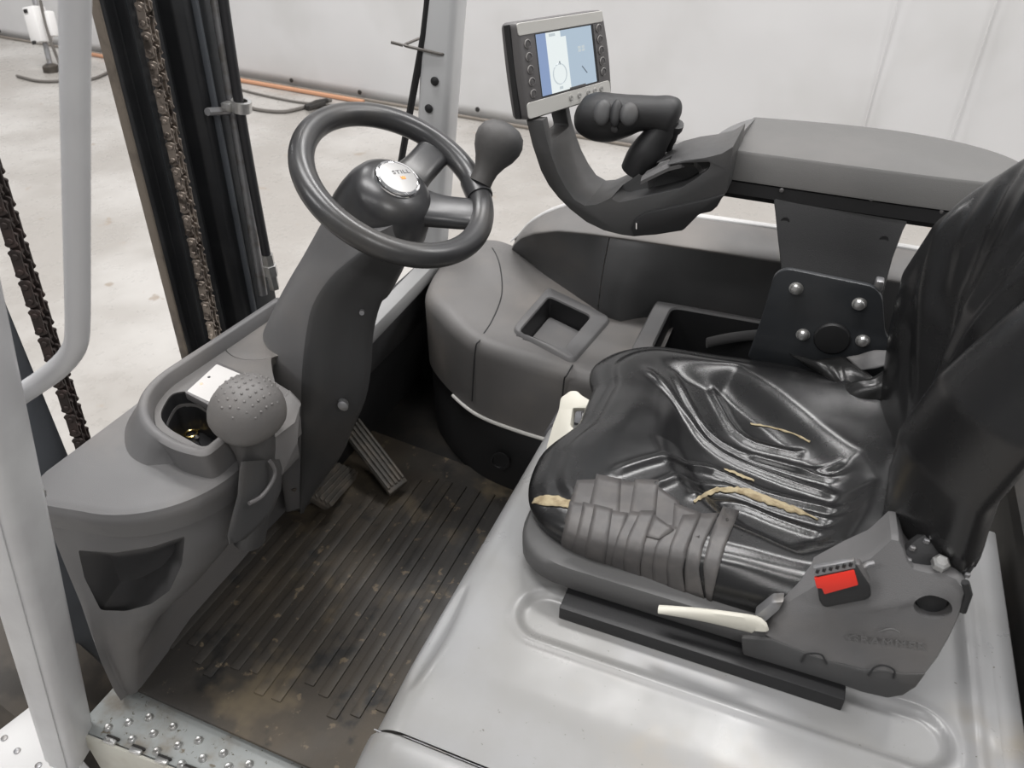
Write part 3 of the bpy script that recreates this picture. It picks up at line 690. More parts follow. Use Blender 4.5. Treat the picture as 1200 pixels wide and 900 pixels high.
# grip: rounded hammer head sitting on its stem
bm = new()
Mk = basis(topd, (P(335, 470, x=LX) - P(245, 485, x=LX)))
def knob_pt(a, prf):
    r, h = prf
    ca, sa = math.cos(a), math.sin(a)
    rx, ry = .050, .046
    e = .86
    f = lambda v: math.copysign(abs(v) ** e, v)
    return kc + Mk @ Vector((rx * r * f(ca), ry * r * f(sa), h))
pr = [(.42, -.062), (.50, -.052), (.72, -.040), (.94, -.030), (1.0, -.022), (1.0, -.012), (.97, -.004), (.93, .004), (.82, .016), (.66, .026), (.46, .033), (.24, .037), (.06, .038)]
add_loft(bm, [[knob_pt(2 * PI * k / 32, p) for k in range(32)] for p in pr])
kn = obj('grip', bm, M['plastic_worn'], t, ang=50)
bm = new()
for i in range(9):
    for j in range(8):
        u, v = -.75 + 1.5 * i / 8 + (.09 if j % 2 else 0), -.72 + 1.44 * j / 7
        r = math.hypot(u, v)
        if r > .88: continue
        for k in range(len(pr) - 1, 6, -1):
            if pr[k][0] <= r <= pr[k - 1][0] or (k == len(pr) - 1 and r < pr[k][0]):
                f = (r - pr[k][0]) / (pr[k - 1][0] - pr[k][0]); h = lerp(pr[k][1], pr[k - 1][1], max(0, f)); break
        else: continue
        p = kc + Mk @ Vector((.050 * u, .046 * v, h))
        add_lathe(bm, [(.0022, -.001), (.0020, .0007), (.0010, .0014)], p, topd, 6)
obj('grip_bumps', bm, M['plastic_worn'], kn, stuff=True)
bm = new(); pth = catmull([kc + Mk @ Vector((0, 0, -.045)), P(300, 530, x=LX - .015), P(300, 575, x=LX - .035), P(292, 630, x=LX - .07)], 5); n = len(pth)
add_tube(bm, pth, [.034 - .010 * min(1, k / 6) for k in range(n)], 16, ry=[.036 - .010 * min(1, k / 6) for k in range(n)]); obj('stem', bm, M['plastic_dark'], t)
bm = new()
hz = [((282, 541), (328, 538)), ((280, 552), (331, 549)), ((278, 580), (330, 574)), ((271, 606), (320, 598)), ((266, 628), (302, 618)), ((268, 638), (287, 632))]
rings = []
for k, (l, r) in enumerate(hz):
    a, b = P(*l, x=-.605), P(*r, x=-.605); d = ray((l[0] + r[0]) / 2, l[1]).normalized() * .06
    rings.append(rounded([a, b, b + d, a + d], .014, 4))
add_loft(bm, rings); obj('boot', bm, M['plastic_dark'], t, ang=50)
bm = new(); lp = catmull([P(292, 590, x=-.597), P(306, 582, x=-.596), P(318, 566, x=-.596), P(322, 552, x=-.597), P(316, 540, x=-.60)], 5); add_tube(bm, lp, .003, 8); obj('boot_edge', bm, M['bezel_dark'], t, label='pale worn edge of the lever boot')
t = thing('lever_gate', 'grey slanted plastic lever housing between dash lever and column', 'housing', P(330, 545, x=-.63))
bm = new(); q = [P(321, 479, x=-.65), P(340, 457, x=-.65), P(353, 474, x=-.63), P(350, 520, x=-.62), P(330, 560, x=-.62), P(312, 545, x=-.62)]
add_prism(bm, q, (-.06, .02, 0), .004, 2); obj('body', bm, M['plastic'], t)
bm = new(); q = [P(320, 478, x=-.652), P(339, 456, x=-.652), P(352, 470, x=-.632), P(345, 492, x=-.624), P(313, 516, x=-.624)]
add_prism(bm, q, (.006, -.006, 0), .002); obj('front_face', bm, M['plastic_worn'], t)

# ================================================================ seat hood
HZ = .34
hx0, hx1, hy0, hy1 = -.335, .325, .395, .985
sa, sb, sr = Vector((-.196, .600)), Vector((.238, .600)), .036
def stad(x, y):
    px = min(max(x, sa.x), sb.x); return math.hypot(x - px, y - .600) - sr
def hood_z(x, y):
    z = HZ
    d = stad(x, y); z -= .0065 * (1 - sst(-.009, .004, d)); z += .0022 * math.exp(-((d - .006) / .006) ** 2)
    z -= .010 * sst(.50, .39, y) ** 1.0
    z += .006 * math.exp(-((x - .300) / .010) ** 2) + .0012 * noise.noise(Vector((x * 20, y * 30, 1))) * sst(.27, .30, x)
    # finger scoop in the front edge
    ym, hl = .530, .085
    if abs(y - ym) < hl:
        w = 1 - ((y - ym) / hl) ** 2; s_ = .0045 + .0065 * w
        z -= .013 * w * math.exp(-((x - (hx0 + .0215)) / s_) ** 2)
    return z
t = thing('seat_hood', 'light grey dusty seat hood with a long pressed channel and front finger scoop', 'hood', (0, .72, 0))
bm = new(); rows = []; NXh, NYh = 150, 170
for j in range(NYh + 1):
    y = hy0 + (hy1 - hy0) * j / NYh; r = []
    rr = .045
    for k in range(10, 0, -1):      # front face, downwards
        pass
    for z in (.0, .08, .16, .22, .26): r.append(Vector((hx0 + .004 * (HZ - z) / .3, y, z)))
    for k in range(25):
        a = PI / 2 * k / 24; x = hx0 + rr - rr * math.cos(a); zt = hood_z(hx0 + rr, y)
        r.append(Vector((x, y, zt - rr + rr * math.sin(a) - (hood_z(x, HZ) * 0 + max(0, zt - hood_z(x, y)) if k > 6 else 0))))
    for i in range(1, NXh + 1):
        x = hx0 + rr + (hx1 - hx0 - rr) * i / NXh; z = hood_z(x, y)
        r.append(Vector((x, y, z)))
    r += [Vector((hx1 + .002, y, HZ - .006)), Vector((hx1 + .028, y, HZ - .008)), Vector((hx1 + .031, y, HZ - .012)), Vector((hx1 + .031, y, .0))]
    rows.append(r)
add_grid(bm, rows); obj('lid', bm, M['hoodpaint'], t, ang=50)
# lower side panel beyond the seam
bm = new(); rows = []
prof_y = [(.3925, HZ - .018), (.3915, HZ - .0115), (.386, HZ - .0095), (.36, HZ - .016), (.335, HZ - .030), (.318, HZ - .055), (.310, HZ - .09), (.308, .12), (.308, -.05)]
pp = catmull([Vector((0, a, b)) for a, b in prof_y], 4)
for p in pp:
    dz = HZ - p.z; rr = .045; r = []
    z0 = p.z
    zb = [(-.02 if k == 0 else z0 * k / 4 - .02) for k in range(4)]
    for k in range(4): r.append(Vector((hx0 - .004, p.y, lerp(-.05, z0 - rr, k / 3) if z0 - rr > -.05 else z0)))
    for k in range(7):
        a = PI / 2 * k / 6; r.append(Vector((hx0 - .004 + rr - rr * math.cos(a), p.y, max(-.05, z0 - rr + rr * math.sin(a)))))
    for k in range(1, 24): r.append(Vector((lerp(hx0 + rr, hx1 + .03, k / 23), p.y + .020 * k / 23 * 0, z0)))
    rows.append(r)
add_grid(bm, rows); obj('side_panel', bm, M['hoodpaint'], t, ang=60)
bm = new(); add_tube(bm, [Vector((hx0 + x, .3940, HZ - .0130 + (0 if x > .03 else -.012))) for x in (.004, .02, .045, .2, .4, .6)], .0008, 6); obj('seam', bm, M['dullmetal'], t, label='dark seam line between lid and side panel')
# glossy grey band wrapping the far end of the hood edge
bm = new(); rows = []
for y, o in ((.986, .0), (.9865, .004), (1.055, .004), (1.060, .0)):
    r = [Vector((hx0 - o, y, z)) for z in (.0, .15, .26, .29)]
    for k in range(9):
        a = PI / 2 * k / 8; r.append(Vector((hx0 + .045 - (.045 + o) * math.cos(a), y, HZ - .045 + (.045 + o) * math.sin(a))))
    r += [Vector((x, y, HZ + o)) for x in (-.25, -.2, .0, .3)]
    rows.append(r)
add_grid(bm, rows); t2 = tag(obj('hood_end_band', bm, mat('satin_dark_band', (.20, .20, .215), .25, .3), ang=40), 'satin grey end band wrapping the far front corner of the hood', 'trim band')

# dark counterweight wall behind the hood
bm = new(); add_box(bm, (.47, .75, .12), (.20, .95, .50), .02); tag(obj('rear_panel', bm, M['dark']), 'dark rear panel just behind the hood at the right edge', 'panel')

# ================================================================ right hand console
CZ = .362
t = thing('side_console', 'dark grey moulded right-hand console with a square tray and dirty front dome', 'console', (-.5, 1.25, 0))
inner = catmull([Vector((-.742, 1.40, 0)), Vector((-.735, 1.33, 0)), Vector((-.712, 1.262, 0)), Vector((-.655, 1.205, 0)), Vector((-.58, 1.152, 0)), Vector((-.52, 1.125, 0)), Vector((-.44, 1.112, 0)), Vector((-.35, 1.106, 0)), Vector((-.25, 1.10, 0)), Vector((.10, 1.10, 0)), Vector((.30, 1.10, 0))], 10)
def top_z(x, y):
    return CZ + .028 * math.exp(-((x + .66) / .09) ** 2 - ((y - 1.42) / .10) ** 2) + .010 * math.exp(-((x + .63) / .08) ** 2) * sst(1.1, 1.25, y)
bm = new(); rows = []
for p in inner:
    i = inner.index(p); a = inner[max(i - 1, 0)]; b = inner[min(i + 1, len(inner) - 1)]
    tg = (b - a).normalized(); nrm = Vector((-tg.y, tg.x, 0)); nrm = nrm if nrm.y >= -.05 else -nrm
    if nrm.y < .2 and p.x < -.68: nrm = Vector((.95, .3, 0)) if False else nrm
    r = []
    for z in (.185, .19, .25, .30): r.append(Vector((p.x, p.y + .0 + .02 * (1 if z < .186 else 0), z)))
    rad = .030
    for k in range(7):
        q = PI / 2 * k / 6; s = rad - rad * math.cos(q); w = p + nrm * s; r.append(Vector((w.x, w.y, top_z(w.x, w.y) - rad + rad * math.sin(q))))
    e = p + nrm * rad; far = interp([(-.66, 1.53), (-.60, 1.51), (-.46, 1.425), (-.306, 1.325), (-.22, 1.385), (.45, 1.385)], p.x)
    for k in range(1, 61):
        y = lerp(e.y, max(far, e.y + .02), k / 60); x = lerp(e.x, p.x, k / 60); r.append(Vector((x, y, top_z(x, y))))
    r.append(Vector((r[-1].x, r[-1].y, lerp(.10, .34, sst(-.66, -.60, p.x)))))
    rows.append(r)
add_grid(bm, rows)
m_con = M['plastic']
q = rounded([Vector((p.x, p.y, CZ)) for p in PL([(606, 388), (645, 345), (697, 369), (668, 408)], z=CZ)], .018, 5)
me_open = bm
# tray: pressed frame with sloping sides and floor
obj('moulding', bm, M['plastic_worn'], t, ang=50)
fr = [Vector((p.x, p.y, CZ)) for p in PL([(598, 389), (642, 338), (718, 375), (672, 428)], z=CZ)]
fr = rounded(fr, .022, 6)
bm = new(); 
L = [[v + Vector((0, 0, -.004)) for v in fr], [v + Vector((0, 0, .006)) for v in shrink(fr, .003)], [v + Vector((0, 0, .0085)) for v in shrink(fr, .006)]]
wi = rounded([Vector((p.x, p.y, CZ + .0085)) for p in PL([(607, 388), (643, 346), (694, 370), (660, 410)], z=CZ + .0085)], .016, 6)
wf = rounded([Vector((p.x, p.y, CZ + .0012)) for p in PL([(612, 389), (645, 356), (690, 376), (660, 410)], z=CZ + .0012)], .012, 6)
L += [wi, [v + Vector((0, 0, -.004)) for v in shrink(wi, .002)]]
add_grid(bm, L, cu=True); bm.faces.new([bm.verts[-len(wi) + k] for k in range(len(wi))]) if False else None
n = len(wi); obj('tray', bm, M['plastic'], t, ang=40)
wl = shrink(wi, .002); bm = new(); add_grid(bm, [[v + Vector((0, 0, -.003)) for v in wl], [Vector((v.x, v.y, CZ - .036)) for v in shrink(wl, .005)]], cu=True)  # walls coloured black to paint the shade down in the tray
bm.verts.ensure_lookup_table(); bm.faces.new([bm.verts[n + k] for k in range(n)]); obj('tray_well_shade', bm, M['black'], t, ang=40, label='tray walls with their shade painted black')
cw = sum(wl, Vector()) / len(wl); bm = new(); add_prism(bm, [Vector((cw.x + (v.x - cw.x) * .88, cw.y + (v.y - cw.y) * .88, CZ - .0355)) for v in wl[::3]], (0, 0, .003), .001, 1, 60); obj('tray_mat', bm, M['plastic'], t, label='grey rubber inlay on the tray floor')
# the moulding is opened under the tray
mo = [o for o in t.children if o.name.startswith('moulding')][0]
b2 = new(); b2.from_mesh(mo.data)
wx = shrink(wi, -.003)
def inpoly(p, L):
    c = False
    for k in range(len(L)):
        a, b = L[k - 1], L[k]
        if (a.y > p.y) != (b.y > p.y) and p.x < (b.x - a.x) * (p.y - a.y) / (b.y - a.y) + a.x: c = not c
    return c
md = Vector(mo.location) + ORG[t.name]
cx = sum(v.x for v in wi) / n; cy = sum(v.y for v in wi) / n
for f in [f for f in b2.faces if f.normal.z > .7 and (any(inpoly(v.co + md, wx) for v in f.verts) or all((v.co + md).x > -.222 and 1.16 < (v.co + md).y < 1.345 for v in f.verts))]: b2.faces.remove(f)
b2.to_mesh(mo.data); b2.free()
bm = new()
for a_, b_ in (((575, 296), (556, 470)),):
    pth = [P(577, 297, z=CZ + .02), P(586, 318, z=CZ + .012), P(588, 345, z=CZ + .006), P(577, 374, z=CZ + .004), P(563, 398, z=CZ - .004), P(557, 410, y=1.131), P(553, 470, y=1.131)]
    q_ = catmull(pth, 8)
    for v in q_:
        if v.z > CZ - .012 and v.y > 1.16: v.z = top_z(v.x, v.y) + .0002
    add_tube(bm, q_, .0014, 6)
obj('seam', bm, M['rubber'], t, label='thin dark joint line round the worn dome')
bm = new(); add_tube(bm, catmull([P(671, 428, z=CZ + .001), P(664, 440, z=CZ - .002), P(661, 446, y=1.098), P(658, 478, y=1.098)], 5), .0015, 6); obj('seam', bm, M['rubber'], t)
# lower kick panel (black rubber) with a hole
t2 = thing('kick_panel', 'black rubber kick panel lining the right side of the footwell', 'panel', (-.55, 1.15, 0))
bm = new(); rows = []
for p in inner[6:80]:
    rows.append([Vector((p.x, p.y + .016, -.01)), Vector((p.x, p.y + .012 - .012 * math.exp(-((p.x + .62) / .05) ** 2), .05)), Vector((p.x, p.y + .010, .12)), Vector((p.x, p.y + .012, .17)), Vector((p.x, p.y + .02, .20))])
add_grid(bm, rows); obj('lining', bm, M['rubber'], t2, ang=60)
bm = new(); pth = [Vector((p.x, p.y - .001, .186)) for p in inner[36:76]]; add_tube(bm, pth, .0042, 8); obj('top_bead', bm, M['bezel'], t2, label='pale edge bead along the top of the kick panel')
bm = new(); add_lathe(bm, [(.020, 0), (.020, .003), (.015, .003), (.014, -.002)], P(586, 540, y=1.113), (0, -1, .1), 20, sx=1.2); obj('grommet', bm, M['black'], t2)

# ---------------- fender shell beyond the console
t = thing('fender', 'grey wheel arch shell with a dark inner face beyond the console', 'fender', (-.2, 1.42, .2))
cols = [(-.615, .365, 1.500), (-.60, .395, 1.488), (-.57, .430, 1.460), (-.53, .459, 1.43), (-.47, .485, 1.405), (-.40, .499, 1.385), (-.30, .507, 1.375), (-.15, .512, 1.37), (.0, .513, 1.37), (.2, .512, 1.37), (.45, .505, 1.37)]
def strip(x0, x1, n, fn):
    return [[Vector(p) for p in fn(lerp(x0, x1, k / n))] for k in range(n + 1)]
def fsec(x):
    zt, yt = interp(cols, x)
    yb = interp([(-.615, 1.502), (-.46, 1.405), (-.306, 1.300), (-.265, 1.335), (-.22, 1.362), (.45, 1.362)], x)
    zb = CZ - .02
    return [(x, yb, zb), (x, yb + .004, lerp(zb, zt, .25)), (x, lerp(yb, yt, .35), lerp(zb, zt, .62)), (x, lerp(yb, yt, .8), lerp(zb, zt, .90)), (x, yt, zt)]
def smooth_sec(fn, m=4): return lambda x: catmull(fn(x), m)
for nm, x0, x1 in (('inner_panel', -.615, -.352), ('inner_panel', -.350, .45)):
    bm = new(); add_grid(bm, strip(x0, x1, 30, smooth_sec(fsec))); obj(nm, bm, M['plastic_dark'], t, ang=60)
bm = new(); add_box(bm, (-.351, 1.36, .43), (.004, .12, .16), 0); bm.free()
def ftop(x):
    zt, yt = interp(cols, x); e = sst(-.63, -.45, x)
    return [(x, yt, zt), (x, yt + .003, zt + .005), (x, yt + .012 + .02 * e, zt + .011 + .004 * e), (x, yt + .03 + .06 * e, zt + .014 + .012 * e)]
bm = new(); add_grid(bm, strip(-.615, .45, 50, smooth_sec(ftop))); obj('top_band', bm, M['plastic_worn'], t, ang=60)
def fout(x):
    zt, yt = interp(cols, x); e = sst(-.63, -.45, x)
    y, z = yt + .03 + .06 * e, zt + .014 + .012 * e
    return [(x, y, z), (x, y + .004, z + .004), (x, y + .018, z + .003), (x, y + .03, z - .012), (x, y + .035, z - .06), (x, y + .036, .05)]
bm = new(); add_grid(bm, strip(-.625, .45, 50, smooth_sec(fout, 3))); obj('outer_shell', bm, M['white'], t, ang=60, label='white painted outer shell')
# ---------------- storage bin behind the tray
t = thing('storage_bin', 'open dark grey storage bin behind the console tray', 'bin', (0, 1.3, .36))
zb = .405
out = [Vector((p.x, p.y, zb)) for p in PL([(746, 400), (753, 349), (910, 352)], z=zb)]
x0, y1 = out[0].x - .004, 1.375
lo = rounded([Vector((x0 + .0, 1.15, zb)), Vector((x0 - .0, 1.345, zb)), Vector((.30, 1.355, zb)), Vector((.30, 1.15, zb))], [.01, .012, .01, .01], 4)
li = rounded([Vector((x0 + .036, 1.17, zb)), Vector((x0 + .036, 1.330, zb)), Vector((.28, 1.343, zb)), Vector((.28, 1.17, zb))], [.012, .02, .012, .012], 4)
bm = new(); add_grid(bm, [[v + Vector((0, -.0, -.07)) for v in shrink(lo, -.012)], [v + Vector((0, 0, -.006)) for v in lo], [v for v in shrink(lo, .004)], [v for v in shrink(li, -.003)], [v + Vector((0, 0, -.005)) for v in li]], cu=True)
obj('bin_rim', bm, M['plastic'], t, ang=40)
bm = new(); W0 = [v + Vector((0, 0, -.004)) for v in li]; add_grid(bm, [W0, [v + Vector((0, 0, -.135)) for v in shrink(li, .006)]], cu=True)  # bin interior painted black for the shade of its depth
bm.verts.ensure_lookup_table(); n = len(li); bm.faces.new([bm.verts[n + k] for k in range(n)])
obj('bin_well_shade', bm, M['black'], t, ang=40)
bm = new(); pth = catmull([P(828, 402, z=.37), P(850, 397, z=.375), P(880, 393, z=.38), P(905, 392, z=.38)], 5); add_tube(bm, pth, .012, 8, ry=.004); tag(obj('seat_strap', bm, M['plastic']), 'grey strap end lying in the open storage bin', 'strap')

# ================================================================ armrest, neck, bracket
t = thing('armrest', 'large grey armrest slab with a rounded rear end above the seat', 'armrest', (.05, 1.31, .70))
ZT = .748
back = [(-.122, 1.438), (-.06, 1.446), (.03, 1.452), (.12, 1.448), (.20, 1.425), (.255, 1.388), (.285, 1.345), (.290, 1.318)]
front = [(-.138, 1.248), (-.08, 1.246), (.0, 1.243), (.1, 1.240), (.19, 1.240), (.255, 1.246), (.278, 1.262), (.289, 1.290)]
bk = catmull([Vector((x, y, ZT)) for x, y in back], 4); ft = catmull([Vector((x, y, ZT)) for x, y in front], 4)
def arm_ring(dz, of, ob):
    """outline at a lower level, pushed out by of on the near side and ob on the far side"""
    A = [Vector((p.x + .010 * (i / len(ft)) * (of > 0), p.y - of * (1 - .75 * sst(.8, 1, i / (len(ft) - 1))), ZT - dz)) for i, p in enumerate(ft)]
    B = [Vector((p.x + .004 * (of > 0), p.y + ob, ZT - dz)) for p in bk]
    return A + list(reversed(B))
bm = new(); add_loft(bm, [arm_ring(.043, .014, .002), arm_ring(.0415, .0180, .004), arm_ring(.038, .0175, .005), arm_ring(.004, .0030, .004), arm_ring(.0010, .0010, .002), arm_ring(0, 0, 0)])
obj('pad', bm, M['armplastic'], t, ang=30)
bm = new(); add_loft(bm, [arm_ring(.074, .008, -.01), arm_ring(.066, .014, .0), arm_ring(.064, .0170, .002), arm_ring(.0445, .0170, .002), arm_ring(.0434, .014, .0)]); obj('underside', bm, M['black'], t)
sc = None
for px, py in ((916, 223), (1021, 233), (1103, 248)):
    p = P(px, py, y=1.2255)
    bm = new(); add_lathe(bm, [(.0035, -.002), (.0035, .002), (.002, .003)], p, (0, -1, 0), 10); obj('screw', bm, M['bezel_dark'], t)
# neck between armrest and plate
t = thing('armrest_neck', 'matt black sheet-steel neck carrying the armrest', 'bracket', (.05, 1.18, .58))
nl = [((905, 226), (1068, 252)), ((908, 250), (1058, 272)), ((911, 280), (1046, 304)), ((914, 305), (1039, 330)), ((916, 330), (1034, 350))]
rings = []
for k, (l, r) in enumerate(nl):
    y = lerp(1.232, 1.172, k / 4); a, b = P(*l, y=y), P(*r, y=y); d = Vector((0, .035, 0))
    rings.append(rounded([a, b, b + d, a + d], .005, 2))
bm = new(); add_loft(bm, rings); obj('plate', bm, M['black'], t, ang=30)
for px, py in ((920, 259), (1036, 281)):
    bm = new(); add_lathe(bm, [(.0065, -.001), (.0065, .001), (.003, .0004)], P(px, py, y=1.214 if px < 1000 else 1.212), (0, -1, 0), 12); obj('rivet', bm, M['rubber'], t)
t = thing('armrest_plate', 'blue-black steel mounting plate with four bright bolts and a round black cap', 'mounting plate', (.06, 1.16, .44))
q = PL([(876, 418), (893, 372), (907, 322), (921, 315), (1024, 336), (1034, 348), (1037, 390), (1043, 400), (1060, 402), (1075, 430), (1060, 470), (950, 470)], y=1.15)
q = rounded(q, [.006, .02, .015, .015, .02, .015, .012, .008, .01, .01, .01, .01], 4)
bm = new(); add_prism(bm, q, (0, .010, 0), .0015, 2); obj('plate', bm, M['steel_blue'], t)
bo = None
for px, py in ((933, 338), (1007, 356), (941, 392), (1011, 399)):
    p = P(px, py, y=1.149)
    if bo is None:
        bm = new(); add_lathe(bm, [(.0108, 0), (.0108, .001), (.0088, .0015), (.0088, .005), (.0070, .008), (.004, .0095), (.001, .0098)], p, (0, -1, 0), 16); bo = obj('bolt', bm, M['zinc'], t, org=p, ang=30)
    else: inst(bo, p, None, t)
bm = new(); add_lathe(bm, [(.0275, -.001), (.0275, .003), (.025, .006), (.018, .0068), (.002, .0072)], P(975, 396, y=1.149), (0, -1, 0), 32); obj('cap', bm, M['black'], t)
bm = new(); add_box(bm, P(1030, 333, y=1.165), (.012, .02, .018), .003); obj('bush', bm, M['dullmetal'], t)
# ================================================================ crumpled black cover beside the seat
def sheet(px_rows, ys, m, name, t, th=.002):
    bm = new(); rows = []
    for row, yy in zip(px_rows, ys):
        rows.append(catmull([P(a, b, y=y) for (a, b), y in zip(row, yy)], 4))
    cols = [catmull(c, 3) for c in zip(*rows)]
    for c in cols:
        for v in c: v += Vector((noise.noise(v * 60), noise.noise(v * 60 + Vector((5, 1, 2))), noise.noise(v * 60 + Vector((3, 8, 1))))) * .0035
    add_grid(bm, cols)
    o = obj(name, bm, m, t, ang=50); md = o.modifiers.new('th', 'SOLIDIFY'); md.thickness = th; return o
foil = mat('crumpled_black_vinyl', (.018, .018, .018), .22, bump=.4, bscale=300)
t = thing('boot_cover', 'crumpled black vinyl cover wedged between the seat and the bolted plate', 'cover', (.08, 1.13, .42))
sheet([[(925, 413), (955, 421), (985, 418), (1015, 430)], [(940, 425), (965, 428), (990, 432), (1022, 440)], [(962, 440), (980, 452), (1000, 455), (1030, 452)]], [[1.145, 1.12, 1.14, 1.13], [1.12, 1.10, 1.115, 1.10], [1.10, 1.085, 1.09, 1.08]], foil, 'upper_fold', t)
sheet([[(978, 455), (1005, 448), (1030, 440), (1048, 425)], [(985, 463), (1010, 458), (1034, 450), (1052, 440)], [(995, 480), (1015, 475), (1040, 470), (1056, 460)]], [[1.09, 1.08, 1.085, 1.09], [1.07, 1.065, 1.07, 1.07], [1.06, 1.06, 1.06, 1.06]], foil, 'lower_fold', t)
sheet([[(992, 420), (1012, 414), (1032, 411), (1050, 409)], [(1003, 429), (1020, 424), (1036, 420), (1052, 418)], [(1010, 434), (1026, 431), (1040, 428), (1054, 427)]], [[1.135, 1.135, 1.135, 1.135], [1.125, 1.12, 1.12, 1.12], [1.115, 1.11, 1.11, 1.11]], M['plastic'], 'grey_flap', t)
# ================================================================ operator display on its curved arm
t = thing('display_arm', 'dark curved arm sweeping from the armrest down and up to the display', 'arm', (-.25, 1.22, .60))
YA, DA = 1.175, .125
outer = [(617, 141), (624, 170), (634, 200), (643, 217), (654, 231), (668, 245), (687, 260), (708, 270), (728, 275), (743, 277), (765, 275), (788, 271), (801, 269), (809, 261), (820, 250), (834, 247), (841, 241), (846, 231), (851, 226), (855, 200), (859, 172)]
inn = [(846, 180), (826, 185), (803, 188), (782, 193), (762, 202), (745, 212), (728, 224), (712, 234), (698, 240), (685, 241), (673, 234), (663, 220), (654, 203), (647, 185), (641, 165), (636, 141)]
poly = PL(outer, y=YA) + PL(inn, y=YA)
bm = new(); add_loft(bm, [[p + Vector((0, 0, 0)) for p in poly], [p + Vector((0, DA, 0)) for p in poly]])
# opening under the rim, seen right through at its top
cav = PL([(713, 235), (720, 224), (735, 211), (752, 202), (775, 196), (800, 193), (831, 192), (829, 200), (812, 213), (796, 223), (770, 230), (745, 235), (722, 240)], y=YA - .01)
thr = PL([(738, 214), (752, 205), (775, 199), (789, 198), (785, 208), (776, 214), (757, 217), (741, 218)], y=YA)
c1 = new(); add_loft(c1, [rounded([p + Vector((0, -.005, 0)) for p in cav], .004, 2), rounded([p + Vector((.004, .060, .0)) for p in cav], .004, 2)])
c2 = new(); add_loft(c2, [[p + Vector((0, .03, 0)) for p in thr], [p + Vector((.004, .16, .0)) for p in thr]])
# gap between the two posts that carry the display
g0 = P(641, 168, y=YA + .030); g1 = P(617, 168, y=YA + .030)
c3 = new(); add_box(c3, (P(630, 150, y=YA) + Vector((0, .064, .002))), (.16, .086, .055), .004)
bm = cut(bm, [c1, c2, c3]); bev(bm, .0025, 2, 40)
obj('arm_body', bm, M['plastic_dark'], t, ang=30)
bm = new(); lw = [(743, 276), (740, 266), (744, 256), (757, 248), (790, 241), (830, 232), (851, 226), (846, 232), (841, 241), (834, 247), (820, 250), (809, 261), (801, 269), (770, 274)]
q = [p + Vector((0, -.006, 0)) for p in PL(lw, y=YA)]; add_prism(bm, q, (0, .05, 0), .003, 2); obj('lower_cover', bm, M['black'], t)
bm = new(); add_tube(bm, [P(746, 268, y=YA - .007), P(746, 261, y=YA - .007)], .0018, 6); obj('catch', bm, M['chrome'], t)
# bulging shoulder towards the armrest
t2 = t
fr_ = PL([(859, 172), (845, 176), (830, 180), (815, 183)], y=1.215) + PL([(800, 187), (785, 191), (770, 198), (752, 207)], y=1.185)
bk_ = [P(886, 138, y=1.438), P(868, 143, y=1.425), P(851, 151, y=1.395), P(836, 161, y=1.36), P(818, 173, y=1.325), P(803, 181, y=1.295), P(785, 189, y=1.265), P(764, 199, y=1.235)]
bm = new(); rows = []
for f, b in zip(catmull(fr_, 3), catmull(bk_, 3)):
    s = sst(-.185, -.145, f.x)
    lo = f.z - .012 - .040 * s; yy = f.y - .031 * s - .004
    m1 = f.lerp(b, .5) + Vector((0, 0, .004))
    rows.append([Vector((f.x, yy, lo)), Vector((f.x, yy - .001, lerp(lo, f.z, .5))), Vector((f.x, f.y - .002, f.z - .002)), f, m1, b, b + Vector((0, .004, -.012)), Vector((b.x, b.y, b.z - .05)), Vector((b.x, lerp(b.y, yy, .5), lo))])
add_loft(bm, rows); obj('shoulder', bm, M['plastic'], t, ang=28)

t = thing('operator_display', 'operator display screen with ten round side buttons on a curved arm', 'display', (-.44, 1.26, .76))
TL, TR, BR, BL = P(604, 26, y=1.17), P(706, 11, y=1.352), P(717, 111, y=1.345), P(618, 142, y=1.17)
nrm = (TR - TL).cross((BL + BR) / 2 - TL).normalized(); nrm = nrm if nrm.x > 0 else -nrm
def onpl(px, py):
    r = ray(px, py); return Vector((0, 0, CAM_H)) + r * ((TL - Vector((0, 0, CAM_H))).dot(nrm) / r.dot(nrm))
BR, BL = onpl(717, 111), onpl(618, 142)
def scr(s, v, h=0.):
    a, b = TL.lerp(TR, s), BL.lerp(BR, s); return a.lerp(b, v) + nrm * h
def srect(s0, v0, s1, v1, h, th, m, name, par, r=0., b=.0006, label=None):
    q = [scr(s0, v0, h), scr(s1, v0, h), scr(s1, v1, h), scr(s0, v1, h)]
    if r: q = rounded(q, r, 4)
    bm = new(); add_prism(bm, q, -nrm * th, b, 1); return obj(name, bm, m, par, label=label)
hs = rounded([scr(0, 0, 0), scr(1, 0, 0), scr(1.03, .5, 0), scr(1, 1, 0), scr(0, 1, 0), scr(-.015, .5, 0)], [.010, .010, .1, .010, .010, .1], 5)
bm = new(); add_loft(bm, [[p - nrm * .034 for p in hs], hs]); 
for v in list(bm.verts):
    pass
bev(bm, .003, 2, 40); body = obj('housing', bm, M['bezel_dark'], t)
srect(-.02, .02, .0, .98, -.012, .012, M['black'], 'side_groove', t)
c0, c1_ = scr(.5, .5, -.036), scr(.5, .52, -.055)
bm = new(); add_prism(bm, rounded([scr(.08, .08, -.034), scr(.92, .08, -.034), scr(.92, .72, -.034), scr(.08, .72, -.034)], .01, 4), -nrm * .018, .006, 2); obj('back_shell', bm, M['black'], t)
srect(.01, .012, .99, .135, .0012, .003, M['bezel'], 'top_strip', t, .004, label='beige-grey strip above the screen')
srect(.012, .815, .985, .985, .0012, .003, M['bezel'], 'bottom_strip', t, .006, label='beige-grey strip below the screen')
sf = srect(.185, .142, .862, .80, .0008, .003, M['black'], 'display_glass', t)
srect(.19, .15, .83, .79, .0011, .0005, M['screenlight'], 'screen', sf, label='lit pale blue screen area')
